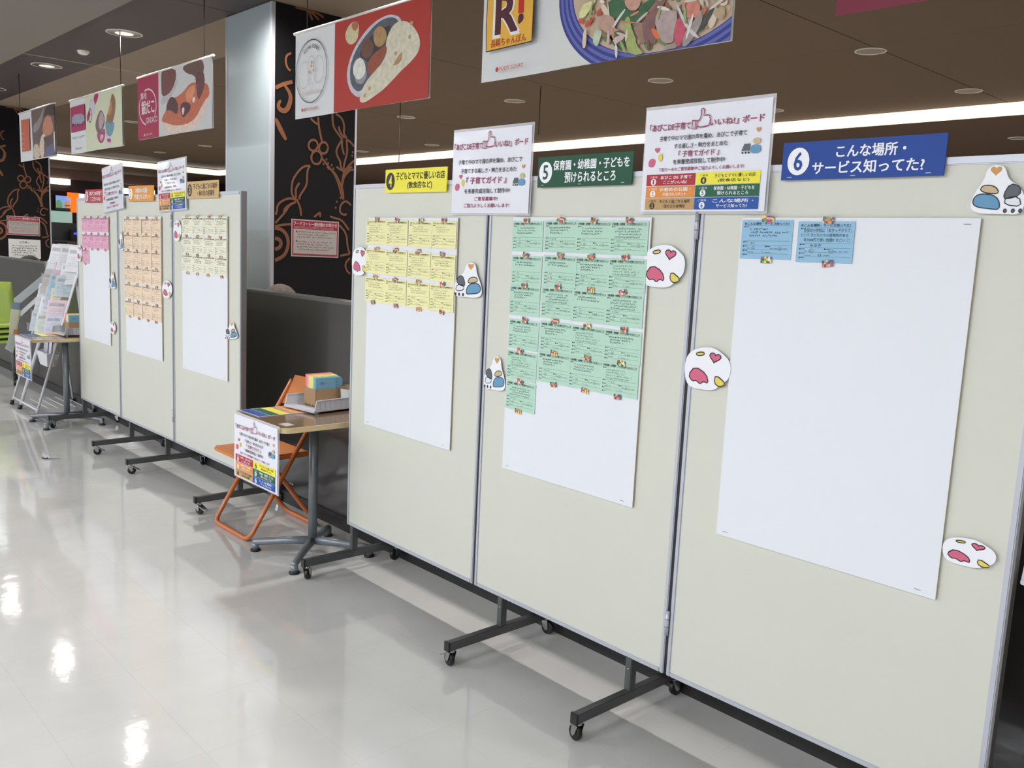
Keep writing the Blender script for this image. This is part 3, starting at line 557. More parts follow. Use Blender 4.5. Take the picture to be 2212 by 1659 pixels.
def blue_right(o):
    b = MB(); P = PENS[0]
    b.text('全部の小学校に「あびっ子クラブ」', (.016, .0745, .143, .0845), P, .0007, .0)
    b.text('という 子どもたちの居場所がある', (.010, .0635, .135, .072), P, .0007, .0)
    b.text('年1000円で使い放題!! すごい', (.018, .0515, .128, .060), P, .0007, .0); b.ring(.1365, .0555, .004, .004, .0006, P, .0007, 14)
    b.text('みゆき', (.036, .0385, .066, .0455), P, .0007, .0); b.ring(.041, .0285, .006, .005, .0006, P, .0007, 16); b.ring(.094, .0285, .006, .005, .0006, P, .0007, 16)
    b.text('15', (.061, .0155, .069, .0215), P, .0007, .0); b.build('handwriting', o, loc=(0, 0, .0015))
HANDX[5] = {(0, 1): blue_right}
rowz = lambda L: L
cells = []
zc = [(1.549, 1.431, 1.314), (1.547, 1.427, 1.311), (1.546, 1.425, 1.308), (1.546, 1.421, 1.308)]
for c, X0 in enumerate((-3.19, -3.041, -2.886, -2.734)):
    for r in range(3): cells.append((r, c, X0, zc[c][r], r == 2))
card_set('yellow', (237, 231, 174), 3, '④子どもとママに優しいお店(飲食店など)', cells, {}, 41, False, 'the board under the yellow sign')
cells = []
for c, X0 in enumerate((-2.276, -2.119, -1.976, -1.834)):
    rows = [1.549, 1.432, 1.328, 1.217, 1.107, 1.000]
    if c: rows = [1.551, 1.437, 1.331, 1.222, 1.118]
    for r, z in enumerate(rows): cells.append((r, c, X0 + (.002 if r % 2 else 0), z + .002 * ((r * 7 + c * 3) % 3 - 1), r == len(rows) - 1))
w_ = {(5, 0): 'green handwritten comment card hanging alone below the others, bottom left of the green grid'}
card_set('green', (180, 214, 195), 4, '⑤保育園・幼稚園・子どもを預けられるところ', cells, w_, 42, True, 'the board under the green sign')
card_set('blue', (146, 188, 217), 5, '⑥こんな場所・サービス知ってた?', [(0, 0, -1.368, 1.553, True), (0, 1, -1.203, 1.550, True)],
         {(0, 0): 'light blue handwritten comment card, the left one of two under the blue sign', (0, 1): 'light blue handwritten comment card with bold pen writing, right one of two under the blue sign'}, 43, True, 'the blue sign')
cells = []
for c, X0 in enumerate((-6.935, -6.792, -6.650, -6.511)):
    for r, z in enumerate((1.555, 1.438, 1.328)):
        if r < 2 or c == 0: cells.append((r, c, X0, z, r == 2 or (r == 1 and c > 0)))
card_set('pink', (230, 170, 196), 0, '①あびこDE子育てここがいいね!', cells, {(2, 0): 'pink handwritten comment card hanging alone below the two full pink rows'}, 44, True, 'the board under the red sign')
cells = []
for c, X0 in enumerate((-6.064, -5.910, -5.756, -5.602)):
    for r, z in enumerate((1.551, 1.449, 1.345, 1.240, 1.130, 1.020)): cells.append((r, c, X0, z, r == 5))
card_set('orange', (237, 212, 186), 1, '②お勧めの公園・外遊びのスポット', cells, {}, 45, False, 'the board under the orange sign')
cells = []
for c, X0 in enumerate((-5.144, -4.996, -4.848, -4.700)):
    for r, z in enumerate((1.560, 1.450, 1.346)): cells.append((r, c, X0, z, r == 2))
card_set('cream', (233, 231, 210), 2, '③子どもと過ごせる場所・雨の日の居場所', cells, {}, 46, True, 'the board under the tan sign')

# ------------------------------------------------------------------ header signs
def num(b, n, cx, cy, rx, ry, disc, ink, z):
    b.ell(cx, cy, rx, ry, disc, z, 32); hw = rx * (.38 if n != '1' else .26)
    b.text(n, (cx - hw, cy - ry * .66, cx + hw, cy + ry * .66), ink, z + .0004, .03)
def sign(board, X, z, W_, H_, rgb, n, l1, l2, ink, disc, dink, label, tilt=0, b1=None, b2=None):
    b = MB(); b.box((0, 0, 0), (W_, H_, .004), cm(rgb, .5))
    o = b.build('header_sign', None, label, cat='sign', mw=onboard(board, X, z, .006, tilt), group='numbered header signs')
    b = MB(); num(b, n, .045 if n == '6' else .037, H_ * .49, .030, .034, disc, dink, .0045); b.build('number_disc', o)
    b = MB(); b.text(l1, ((b1 or (.1, .385))[0], H_ * .54, (b1 or (.1, .385))[1], H_ * .86), ink, .0045, .03)
    b.text(l2, ((b2 or (.15, .33))[0], H_ * .13, (b2 or (.15, .33))[1], H_ * .46), ink, .0045, .03); b.build('lettering', o)
    b = MB()
    for u in (.018, W_ * .46, W_ - .04): b.rect(u, .006, u + .012, .0075, mat('staple_bright', (210, 212, 220), .3), .0046)
    b.build('staples', o)
BL = mat('sign_black', (24, 22, 22), .5); BRN = mat('sign_brown_black', (70, 48, 36), .5)
sign(3, -3.055, 1.656, .404, .091, (240, 228, 70), '4', '子どもとママに優しいお店', '(飲食店など)', BL, BL, cm((240, 228, 70)), 'yellow header sign with black number four on the nearer board group', -.008, (.075, .392), (.155, .315))
sign(4, -2.163, 1.656, .404, .097, (16, 78, 54), '5', '保育園・幼稚園・子どもを', '預けられるところ', WHITE, WHITE, cm((16, 78, 54)), 'dark green header sign with white number five', 0, (.072, .392), (.125, .34))
sign(5, -1.264, 1.654, .405, .093, (18, 64, 148), '6', 'こんな場所・', 'サービス知ってた?', WHITE, WHITE, cm((18, 64, 148)), 'blue header sign with white number six at the right', 0, (.145, .315), (.085, .36))
sign(0, -6.835, 1.659, .392, .09, (178, 44, 60), '1', 'あびこDE子育て', 'ここがいいね!', WHITE, WHITE, cm((178, 44, 60)), 'red header sign with white number one on the farthest board', -.01, (.10, .36), (.12, .33))
sign(1, -5.963, 1.657, .412, .096, (224, 150, 50), '2', 'お勧めの公園・', '外遊びのスポット', WHITE, WHITE, cm((224, 150, 50)), 'orange header sign with white number two', -.006, (.12, .33), (.1, .37))
sign(2, -5.056, 1.662, .408, .094, (206, 172, 116), '3', '子どもと過ごせる場所', '・雨の日の居場所', BRN, BL, cm((206, 172, 116)), 'tan header sign with black number three on the farther board group', 0, (.085, .395), (.14, .36))

# ------------------------------------------------------------------ laminated posters
def thumb(b, x, y, s_, M, z):
    P = lambda L: [(x + u * s_, y + v * s_ * .75) for u, v in L]
    b.stroke(P([(.30, .38), (.42, .50), (.46, .72), (.44, .95), (.50, 1.03), (.58, .98), (.60, .80), (.58, .66), (.80, .66), (.88, .60), (.86, .52), (.92, .46), (.88, .38), (.91, .30), (.86, .24), (.87, .17), (.80, .12), (.60, .08), (.42, .08), (.30, .12)]), s_ * .045, M, z)
    b.stroke(P([(.05, .45), (.28, .42), (.28, .0), (.05, .02), (.05, .45)]), s_ * .045, M, z); b.stroke(P([(.2, .4), (.2, .03)]), s_ * .04, M, z)
def heart_pts(cx, cy, s_, rot=0):
    o = []
    for i in range(24):
        t = 2 * PI * i / 24; x = 16 * math.sin(t) ** 3 / 17; y = (13 * math.cos(t) - 5 * math.cos(2 * t) - 2 * math.cos(3 * t) - math.cos(4 * t)) / 17
        o.append((cx + s_ * (x * math.cos(rot) - y * math.sin(rot)), cy + s_ * (x * math.sin(rot) + y * math.cos(rot))))
    return o
PINK = cm((208, 98, 128)); YEL = cm((226, 204, 92)); BLU = cm((98, 150, 186)); TAN = cm((200, 178, 140)); GRY = cm((92, 96, 104)); ORG = cm((206, 150, 92))
def doodle(b, x, y, s_, kind, z):
    if kind == 0:
        b.poly(heart_pts(x + .62 * s_, y + .82 * s_, .16 * s_), PINK, z); b.poly(smooth_pts([(x + .1 * s_, y), (x + .5 * s_, y), (x + .55 * s_, y + .4 * s_), (x + .15 * s_, y + .42 * s_)]), PINK, z); b.ell(x + .85 * s_, y + .45 * s_, .13 * s_, .2 * s_, YEL, z, 16)
    else:
        b.poly(heart_pts(x + .75 * s_, y + .95 * s_, .12 * s_), ORG, z); b.poly(smooth_pts([(x + .4 * s_, y), (x + .95 * s_, y), (x + .9 * s_, y + .35 * s_), (x + .45 * s_, y + .35 * s_)]), BLU, z)
        b.poly(smooth_pts([(x + .5 * s_, y + .4 * s_), (x + .92 * s_, y + .38 * s_), (x + .85 * s_, y + .62 * s_), (x + .55 * s_, y + .62 * s_)]), TAN, z); b.poly([(x, y + .12 * s_), (x + .38 * s_, y + .12 * s_), (x + .4 * s_, y + .4 * s_), (x + .12 * s_, y + .4 * s_)], GRY, z)
        for u in (.06, .22, .36): b.ell(x + u * s_, y + .04 * s_, .045 * s_, .045 * s_, INK, z, 10)
CELLS = [('1', (172, 38, 54), 'あびこ DE 子育て', 'ここがいいね!', 0), ('2', (222, 140, 60), 'お勧めの公園・', '外遊びのスポット', 0), ('3', (190, 150, 96), '子どもと過ごせる場所', '・雨の日の居場所', 1),
         ('4', (238, 226, 60), '子どもとママに優しいお店', '(飲食店など)', 1), ('5', (24, 92, 66), '保育園・幼稚園・子どもを', '預けられるところ', 0), ('6', (28, 78, 160), 'こんな場所・', 'サービス知ってた?', 0)]
def poster(kind, label, W_=.420, H_=.288, **k):
    o = None; b = MB()
    # sheet with slight waves, plus clear laminate rim
    n = 20; vs = []
    for i in range(n + 1):
        for j in range(n + 1):
            u, v = i / n, j / n
            vs.append((u * W_, v * H_, .0026 + .0014 * math.sin(u * 5 + v * 3) * v + .0009 * math.sin(v * 7)))
    fs = [(i * (n + 1) + j, (i + 1) * (n + 1) + j, (i + 1) * (n + 1) + j + 1, i * (n + 1) + j + 1) for i in range(n) for j in range(n)]
    b.add(vs, fs, LAM, True)
    o = b.build('poster', None, label, cat='poster', **k)
    b = MB(); e = .006; b.box((-e, -e, -.0012), (W_ + e, H_ + e * 1.6, -.0004), mat('clear_laminate', (225, 225, 230), .12, alpha=.45)); b.build('laminate_rim', o)
    T_ = lambda x0, y0, x1, y1: (x0 * W_, (1 - y1) * H_, x1 * W_, (1 - y0) * H_)
    b = MB(); Z = .0052
    if kind == 'A':
        b.text('「あびこDE子育て', T_(.02, .145, .395, .225), MAG, Z, .03); thumb(b, .395 * W_, .775 * H_, .075, MAG, Z); b.text('いいね!」', T_(.56, .145, .765, .225), MAG, Z, .03); b.text('ボード', T_(.80, .14, .96, .215), MAG, Z, .03)
        b.text('子育て中のママ達の声を集め、あびこで', T_(.08, .345, .90, .405), INK, Z, .015); b.text('子育てする楽しさ・魅力をまとめた', T_(.12, .455, .84, .515), INK, Z, .015)
        b.text('『 子育てガイド 』', T_(.20, .56, .72, .645), MAG, Z, .03); b.text('を来春完成目指して制作中!', T_(.18, .70, .77, .76), INK, Z, .015)
        b.text('ご意見募集中!', T_(.32, .80, .62, .85), MAG, Z, .02); b.text('ご協力よろしくお願いします!', T_(.18, .88, .77, .93), MAG, Z, .02)
    else:
        b.text('「あびこDE子育て', T_(.04, .145, .385, .215), MAG, Z, .03); thumb(b, .39 * W_, .78 * H_, .07, MAG, Z); b.text('いいね!」', T_(.54, .14, .76, .205), MAG, Z, .03); b.text('ボード', T_(.79, .135, .95, .20), MAG, Z, .03)
        b.text('子育て中のママ達の声を集め、あびこで子育て', T_(.13, .265, .83, .315), INK, Z, .015); b.text('する楽しさ・魅力をまとめた', T_(.26, .345, .69, .395), INK, Z, .015)
        b.text('『 子育てガイド 』', T_(.30, .415, .63, .475), MAG, Z, .03); b.text('を来春完成目指して制作中!', T_(.26, .495, .68, .545), INK, Z, .015)
        b.text('下記①〜⑥のご意見募集中!ご協力よろしくお願いします!', T_(.14, .572, .83, .608), MAG, Z, .015)
    b.build('lettering', o)
    b = MB(); s_ = .2 * H_ if kind == 'B' else .21 * H_
    doodle(b, .03 * W_, .44 * H_ if kind == 'B' else .28 * H_, s_, 0, Z); doodle(b, .80 * W_, .52 * H_ if kind == 'B' else .32 * H_, s_ * 1.1, 1, Z); b.build('small_picture', o)
    if kind == 'B':
        for i, (n_, rgb, a, c, dark) in enumerate(CELLS):
            x0, x1 = ((.04, .455), (.462, .955))[i // 3]; y0 = .635 + (i % 3) * .117; y1 = y0 + .111
            b = MB(); bx = T_(x0, y0, x1, y1); b.rect(bx[0], bx[1], bx[2], bx[3], cm(rgb), .0050)
            ink = INK if dark else WHITE; w = bx[2] - bx[0]; h = bx[3] - bx[1]
            num(b, n_, bx[0] + .026, bx[1] + h * .34, .0095, .0095, ink, cm(rgb), .0054)
            b.text('ご意見', (bx[0] + .012, bx[1] + h * .68, bx[0] + .04, bx[1] + h * .85), ink, .0054, 0)
            b.text(a, (bx[0] + w * .30, bx[1] + h * .55, bx[0] + w * .93, bx[1] + h * .87), ink, .0054, .015)
            b.text(c, (bx[0] + w * .36, bx[1] + h * .14, bx[0] + w * .84, bx[1] + h * .45), ink, .0054, .015)
            b.build('colour_panel', o)
    return o
poster('A', 'white laminated poster without colour blocks, across the joint right of the yellow sign', W_=.418, H_=.288, mw=onboard(3, -2.615, 1.574, .008, -.006), group='laminated posters')
poster('B', 'white laminated poster with six coloured blocks, between the green and blue signs', W_=.414, H_=.288, mw=onboard(4, -1.716, 1.576, .008, .0), group='laminated posters')
poster('A', 'white laminated poster without colour blocks, between the red and orange signs', W_=.40, H_=.29, mw=onboard(0, -6.44, 1.586, .008, .075), group='laminated posters')
poster('B', 'white laminated poster with six coloured blocks, between the orange and tan signs', W_=.412, H_=.285, mw=onboard(1, -5.478, 1.590, .008, .035), group='laminated posters')

# ------------------------------------------------------------------ die-cut stickers (heart and plain shapes)
STW = mat('sticker_white', (236, 236, 242), .4)
def sticker(kind, board, X, z, W_, H_, label, tilt=0, flip=False):
    b = MB()
    if kind == 'heart': out = [(.02, .25), (.0, .6), (.1, .85), (.35, .98), (.62, 1.0), (.8, .9), (1.0, .72), (1.0, .35), (.82, .18), (.68, .02), (.35, .0), (.12, .03)]
    else: out = [(.05, .0), (.0, .3), (.12, .55), (.35, .7), (.42, .95), (.6, 1.0), (.75, .92), (.78, .7), (.95, .4), (1.0, .12), (.8, .02), (.4, .02)]
    if flip: out = [(1 - u, v) for u, v in reversed(out)]
    f = (lambda u: 1 - u) if flip else (lambda u: u)
    pts = smooth_pts([(u * W_, v * H_) for u, v in out], 2)
    n = len(pts); b.add([(p[0], p[1], 0) for p in pts] + [(p[0], p[1], .001) for p in pts], [tuple(range(n, 2 * n))] + [(i, (i + 1) % n, n + (i + 1) % n, n + i) for i in range(n)], STW)
    o = b.build('sticker', None, label, cat='sticker', mw=onboard(board, X, z, .0065, tilt), group='%s stickers' % kind)
    def patch(name, L, M, edge=True, sm=2):
        q = MB(); L = [(f(u) * W_, v * H_) for u, v in L]
        if flip: L = L[::-1]
        L = smooth_pts(L, sm) if sm else L
        if edge: q.stroke(L + [L[0], L[1]], W_ * .02, INK, .0018)
        q.poly(L, M, .0014); q.build(name, o)
    if kind == 'heart':
        h = heart_pts(.66 , .78, .13, -.15); patch('heart', h, PINK, sm=0)
        patch('pink_patch', [(.10, .30), (.24, .52), (.50, .38), (.56, .16), (.44, .20), (.38, .12), (.28, .2), (.2, .16)], PINK, True, 1)
        patch('yellow_patch', [(.70, .40), (.94, .22), (.80, .12), (.68, .2)], YEL, True, 1); patch('yellow_spot', [(.24, .84), (.42, .88), (.42, .80), (.26, .77)], YEL)
    else:
        patch('orange_heart', heart_pts(.58, .88, .11), ORG, False, 0)
        patch('blue_patch', [(.42, .1), (.62, .12), (.9, .16), (.96, .3), (.84, .44), (.5, .38)], BLU)
        patch('tan_patch', [(.46, .4), (.84, .46), (.8, .6), (.56, .58)], TAN)
        patch('pram_hood', [(.1, .38), (.12, .56), (.3, .62), (.4, .4), (.36, .3)], GRY, True, 1); patch('pram_basket', [(.06, .16), (.36, .2), (.36, .34), (.12, .36)], PAPER, True, 1)
        for u in (.07, .2, .34): patch('pram_wheel', [(u - .035, .08), (u, .035), (u + .035, .08), (u, .125)], GRY, True, 2)
sticker('heart', 3, -3.30, 1.315, .128, .122, 'white sticker with a pink heart at the left edge of the yellow-card board')
sticker('pram', 3, -2.587, 1.270, .165, .13, 'white sticker with blue patch and pram right of the yellow cards')
sticker('heart', 4, -1.70, 1.358, .155, .125, 'white sticker with a pink heart just right of the green cards')
sticker('pram', 4, -2.395, .952, .118, .125, 'white sticker with orange heart and pram left of the lowest green card')
sticker('heart', 5, -1.52, 1.082, .152, .122, 'white sticker with pink heart tucked against the left edge of the near white sheet')
sticker('pram', 5, -.797, 1.567, .112, .107, 'white sticker with orange heart and pram at the top right corner', 0, True)
sticker('heart', 5, -.768, .782, .115, .066, 'white sticker with pink heart at the lower right of the nearest board')
sticker('heart', 2, -5.262, 1.42, .112, .122, 'white sticker with pink heart left of the cream cards')
sticker('heart', 0, -7.068, 1.237, .12, .118, 'white sticker with pink heart over the left edge of the pink-card board')
sticker('pram', 1, -6.172, 1.338, .10, .13, 'white sticker with pram left of the orange cards')
sticker('pram', 0, -6.375, 1.078, .14, .118, 'white sticker with pram right of the blank sheet on the pink-card board')
sticker('heart', 0, -6.36, .770, .11, .085, 'small white sticker with heart near the lower right of the farthest board')
sticker('heart', 1, -5.44, 1.076, .15, .108, 'white sticker with pink heart right of the orange cards')
sticker('pram', 2, -4.572, .908, .155, .092, 'white tilted sticker with pram right of the sheet under the tan sign', .1)
# ------------------------------------------------------------------ hanging banners
YBN = 2.55
CLOTH = mat('banner_white', (222, 224, 228), .6)
def banner(X, z, W_, H_, label, base=CLOTH, cords=(.1, .9)):
    t = thing('hanging_banner', label, 'banner', (X, YBN, z), group='food banners hanging from the ceiling')
    n = 16; b = MB(); vs = []
    for i in range(n + 1):
        for j in range(3): vs.append((i / n * W_, 0.006 * math.sin(i / n * 7 + .5) * (1 - j / 2), j / 2 * H_))
    b.add(vs, [(i * 3 + j, (i + 1) * 3 + j, (i + 1) * 3 + j + 1, i * 3 + j + 1) for i in range(n) for j in range(2)], base, True)
    cl = b.build('cloth', t)
    b = MB(); b.tube([(-.012, 0, H_ + .006), (W_ + .012, 0, H_ + .006)], .009, mat('banner_rail', (205, 205, 202), .4), 10); b.build('top_rail', t)
    b = MB()
    for u in cords: b.tube([(u * W_, 0, H_ + .01), (u * W_, 0, CEIL - z)], .0035, WIRE, 6)
    b.build('hanging_cord', t)
    return t
def PM_(rgb): return mat('print_%d_%d_%d' % tuple(rgb), rgb, .6, noise=.13, nscale=40)
class Print:
    """flat printed shapes in the banner's x-z plane, clipped to the cloth"""
    def __init__(s, W_, H_): s.W = W_; s.H = H_; s.b = MB(); s.k = 0
    def shape(s, pts, rgb, sm=1, rough=.6):
        s.k += 1; p = smooth_pts([tuple(q) for q in pts], sm) if sm else pts
        p = clip(p, 0, 0, s.W, s.H)
        if len(p) > 2:
            a = sum(p[i - 1][0] * p[i][1] - p[i][0] * p[i - 1][1] for i in range(len(p)))
            if a < 0: p = p[::-1]
            s.b.poly(p, PM_(rgb) if sm else cm(rgb), s.z())
    def z(s): return .0068 + s.k * .00005
    def ell(s, cx, cy, rx, ry, rgb, rot=0):
        c, q = math.cos(rot), math.sin(rot)
        s.shape([(cx + rx * math.cos(a) * c - ry * math.sin(a) * q, cy + rx * math.cos(a) * q + ry * math.sin(a) * c) for a in [2 * PI * i / 72 for i in range(72)]], rgb, 0)
    def text(s, t, bx, rgb, bold=.01): s.k += 1; s.k += 4; s.b.text(t, bx, cm(rgb), s.z(), bold); s.k += 4
    def done(s, t, name='print'): return s.b.build(name, t, rot=WALLROT)
def food_court(p, x0, y0, w_, rgb):
    p.ell(x0 + w_ * .07, y0 + .008, w_ * .06, .0095, rgb); p.text('FOOD COURT', (x0 + w_ * .16, y0 + .001, x0 + w_, y0 + .016), rgb, .015)
# noodle banner
W_, H_ = 1.262, .455
t = banner(-3.04, 2.157, W_, H_, 'white banner with a big bowl of noodles and vegetables and a yellow letter logo')
p = Print(W_, H_)
q = MB(); 
p.shape([(.43, 0), (1.27, 0), (1.27, .46), (.43, .46)], (224, 226, 224), 0)
for k in range(7):
    e = k * .0115; p.ell(.965, .265, .505 - e, .34 - e * 1.1, (58, 66, 150) if k % 2 == 0 else (104, 112, 182))
p.ell(.965, .265, .428, .262, (205, 180, 158))
CC_ = dict(yel=(222, 226, 160), red1=(214, 90, 70), red2=(214, 84, 66), red3=(200, 90, 76), green1=(70, 110, 78), meat1=(206, 160, 142), meat2=(196, 160, 145), cab1=(196, 214, 190), green2=(84, 112, 78), pink1=(226, 190, 196), cel=(168, 184, 112), brown1=(160, 130, 112), purp=(140, 102, 100), carrot=(226, 120, 70), onion=(186, 168, 166), pinkcake=(208, 92, 116), shrimp=(214, 140, 122), grey=(170, 158, 156), dark=(72, 84, 76), sprout1=(222, 220, 220), sprout2=(214, 212, 214), sprout3=(224, 222, 220), noodle=(190, 168, 138), peel=(232, 208, 186), mush=(180, 160, 146))
R = random.Random(7)
for k in range(230):
    a = R.random() * 2 * PI; r = R.random() ** .5; x = .965 + .40 * r * math.cos(a); y = .265 + .24 * r * math.sin(a)
    p.ell(x, y, .008 + R.random() * .026, .005 + R.random() * .014, R.choice([(196, 160, 140), (214, 190, 160), (150, 120, 104), (120, 140, 96), (226, 210, 190), (204, 120, 96)]), R.random() * 3)
for k, v in CHOP.items(): p.shape(v, CC_[k], 1)
for k in range(46):      # glints, bean sprouts and slivers over the big pieces
    a = R.random() * 2 * PI; r = R.random() ** .5; x = .95 + .36 * r * math.cos(a); y = .22 + .2 * r * math.sin(a); th = R.random() * PI
    p.ell(x, y, .012 + R.random() * .03, .0025 + R.random() * .004, R.choice([(226, 214, 204), (210, 190, 180), (160, 176, 120), (120, 92, 88), (214, 140, 110), (236, 228, 222)]), th)
p.shape([(.052, .114), (.045, .22), (.052, .455), (.335, .455), (.335, .12)], (60, 36, 34), 0); p.shape([(.056, .119), (.05, .22), (.057, .45), (.33, .45), (.33, .124)], (238, 182, 70), 0)
p.text('R', (.100, .168, .250, .342), (240, 240, 240), .10); p.text('R', (.110, .178, .240, .332), (82, 34, 48), .06)
p.shape([(.245, .24), (.278, .24), (.275, .345), (.245, .345)], (196, 42, 48), 0); p.shape([(.245, .195), (.278, .21), (.276, .238), (.247, .238)], (82, 34, 48), 1)
p.text('長崎ちゃんぽん', (.083, .127, .298, .160), (190, 84, 44), .02)
food_court(p, .118, .028, .17, (190, 70, 60)); p.done(t)
# curry and naan banner
W_, H_ = 1.245, .452
t = banner(-4.65, 2.128, W_, H_, 'banner with a large naan and curry plate on red and an elephant line emblem')
p = Print(W_, H_)
p.shape([(.424, 0), (1.25, 0), (1.25, .46), (.424, .46)], (176, 56, 46), 0)
NC = dict(plate=(196, 198, 210), platein=(92, 94, 104), dark=(60, 62, 70), b1=(176, 140, 96), b2=(112, 78, 66), ricecup=(150, 152, 158), rice=(226, 226, 218), tand=(150, 84, 62), salad=(206, 198, 160), ham=(186, 112, 86), nan=(214, 208, 188), char1=(176, 140, 100))
for k in ('plate', 'platein', 'dark', 'b1', 'b2', 'ricecup', 'rice', 'tand', 'salad', 'ham', 'nan', 'char1'): p.shape(NN[k], NC[k], 2)
for x, y in ((1.09, .29), (1.1, .35), (.98, .23), (.72, .06), (.76, .09)): p.ell(x, y, .012, .01, (186, 158, 118))
p.k += 2; p.b.ring(.185, .238, .164, .164, .005, cm((74, 76, 78)), p.z(), 60)
for i, ch in enumerate('ASIAN FOODS'):
    if ch == ' ': continue
    a = PI / 2 + .62 - i * .124; vs, fs = glyph(ch, .02); x0 = min(v[0] for v in vs); x1 = max(v[0] for v in vs); s_ = .026; c, q = math.cos(a - PI / 2), math.sin(a - PI / 2); R_ = .122
    pts = [((v[0] - (x0 + x1) / 2) * s_ * .8, v[1] * s_) for v in vs]; p.k += 1
    p.b.add([(.185 + R_ * math.cos(a) + u * c - w2 * q, .238 + R_ * math.sin(a) + u * q + w2 * c, p.z()) for u, w2 in pts], fs, cm((40, 40, 44)))
EL = cm((170, 172, 174))
for cx, cy, rx, ry in ((.11, .225, .055, .07), (.265, .24, .055, .07)): p.b.ring(cx, cy, rx, ry, .0022, EL, p.z() + .001, 28)
p.b.ring(.19, .25, .042, .068, .0022, EL, p.z() + .001, 28, .0, PI); p.b.stroke([(.148, .25), (.155, .19), (.175, .165), (.18, .13), (.2, .13), (.205, .165), (.225, .19), (.232, .25)], .0022, EL, p.z() + .001)
for x, y in ((.19, .285), (.19, .265), (.165, .235), (.212, .24)): p.ell(x, y, .007, .008, (214, 160, 92))
p.text('Country Spice', (.078, .112, .295, .142), (226, 206, 186), .01)
food_court(p, .087, .032, .17, (190, 90, 84)); p.done(t)
# octopus ball banner
W_, H_ = 1.30, .445
t = banner(-7.02, 2.156, W_, H_, 'banner with octopus balls in a white dish and a crimson lettered panel', cords=(.9,))
p = Print(W_, H_)
p.shape([(0, 0), (.407, 0), (.407, .46), (0, .46)], (172, 52, 84), 0); p.shape([(.407, 0), (1.31, 0), (1.31, .46), (.407, .46)], (206, 208, 208), 0)
GC = dict(b1=(122, 78, 76), b1r=(188, 186, 194), b2=(112, 84, 78), bowl=(226, 204, 192), sauce=(196, 112, 84), d1=(92, 64, 72), d2=(96, 62, 66), d3=(110, 72, 74), o1=(222, 148, 110), w1=(226, 206, 214), w2=(232, 214, 222))
for k in ('b1', 'b1r', 'b2', 'sauce', 'bowl', 'd1', 'd2', 'd3', 'o1', 'w1', 'w2'): p.shape(GG[k], GC[k], 1)
WP = cm((232, 206, 214)); p.b.ring(.2, .225, .165, .125, .012, WP, p.z() + .001, 30, -.6, 1.9); p.b.ring(.2, .225, .165, .125, .012, WP, p.z() + .001, 30, 2.6, 4.5)
p.text('築地', (.063, .285, .18, .335), (232, 206, 214), .02); p.text('銀だこ', (.08, .175, .33, .275), (236, 214, 220), .04); p.text('GINDACO', (.17, .108, .385, .150), (226, 196, 206), .03)
food_court(p, .12, .02, .17, (224, 190, 200)); p.done(t)
# ice cream banner
W_, H_ = 1.31, .45
t = banner(-8.66, 2.133, W_, H_, 'pale green banner with an ice cream cone and cup and a magenta square', cords=(.97,))
p = Print(W_, H_)
p.shape([(.44, 0), (1.32, 0), (1.32, .46), (.44, .46)], (214, 218, 190), 0)
IC = dict(sq=(172, 48, 96), logo=(158, 158, 176), rib=(176, 44, 92), ov=(204, 200, 212), cupb=(176, 74, 120), cup=(132, 104, 110), cupi=(186, 160, 172), heart=(206, 180, 196), cone=(150, 108, 84), cone2=(196, 140, 92), ice=(112, 158, 180), wrap=(220, 200, 206), purp=(160, 84, 150))
for k in ('sq', 'logo', 'rib', 'ov', 'cupb', 'heart', 'cup', 'cupi', 'wrap', 'purp', 'cone', 'cone2', 'ice'): p.shape(II[k], IC[k], 1 if k != 'sq' else 0)
scribble(p.b, .07, .2, .39, .27, cm((120, 90, 130)), 1, 3, z=p.z() + .001); scribble(p.b, .06, .118, .40, .152, cm((160, 150, 158)), 1, 5, z=p.z() + .001)
p.b.ring(.555, .29, .035, .055, .01, cm((120, 80, 150)), p.z() + .001, 20); food_court(p, .15, .03, .17, (130, 132, 140)); p.done(t)
# portrait-like drum banner
W_, H_ = 1.215, .472
t = banner(-10.31, 2.137, W_, H_, 'leftmost banner, white with an orange strip and a dim brown picture', cords=(.03,))
p = Print(W_, H_)
UC = dict(sq=(196, 104, 78), photo=(112, 92, 90), pale1=(150, 138, 140), face=(196, 136, 108), hair=(74, 56, 50), body=(214, 196, 180), dark=(96, 78, 76), drum=(206, 188, 166), blue=(104, 104, 140), white=(222, 212, 206))
for k in ('photo', 'pale1', 'body', 'hair', 'face', 'dark', 'drum', 'blue', 'white', 'sq'): p.shape(UU[k], UC[k], 0 if k in ('sq', 'photo') else 1)
for k in range(4): p.shape([(.09, .12 + k * .05), (.2, .115 + k * .05), (.2, .125 + k * .05), (.09, .13 + k * .05)], (206, 150, 136), 0)
p.done(t)
# crimson banner cut by the top edge
W_, H_ = 1.25, .45
t = banner(-1.42, 2.178, W_, H_, 'dark crimson banner of which only the lower edge shows at the top right', cm((128, 34, 58), .5))
p = Print(W_, H_); p.ell(.365, .03, .02, .022, (220, 212, 214)); p.text('食', (.354, .018, .378, .044), (128, 34, 58)); p.done(t)

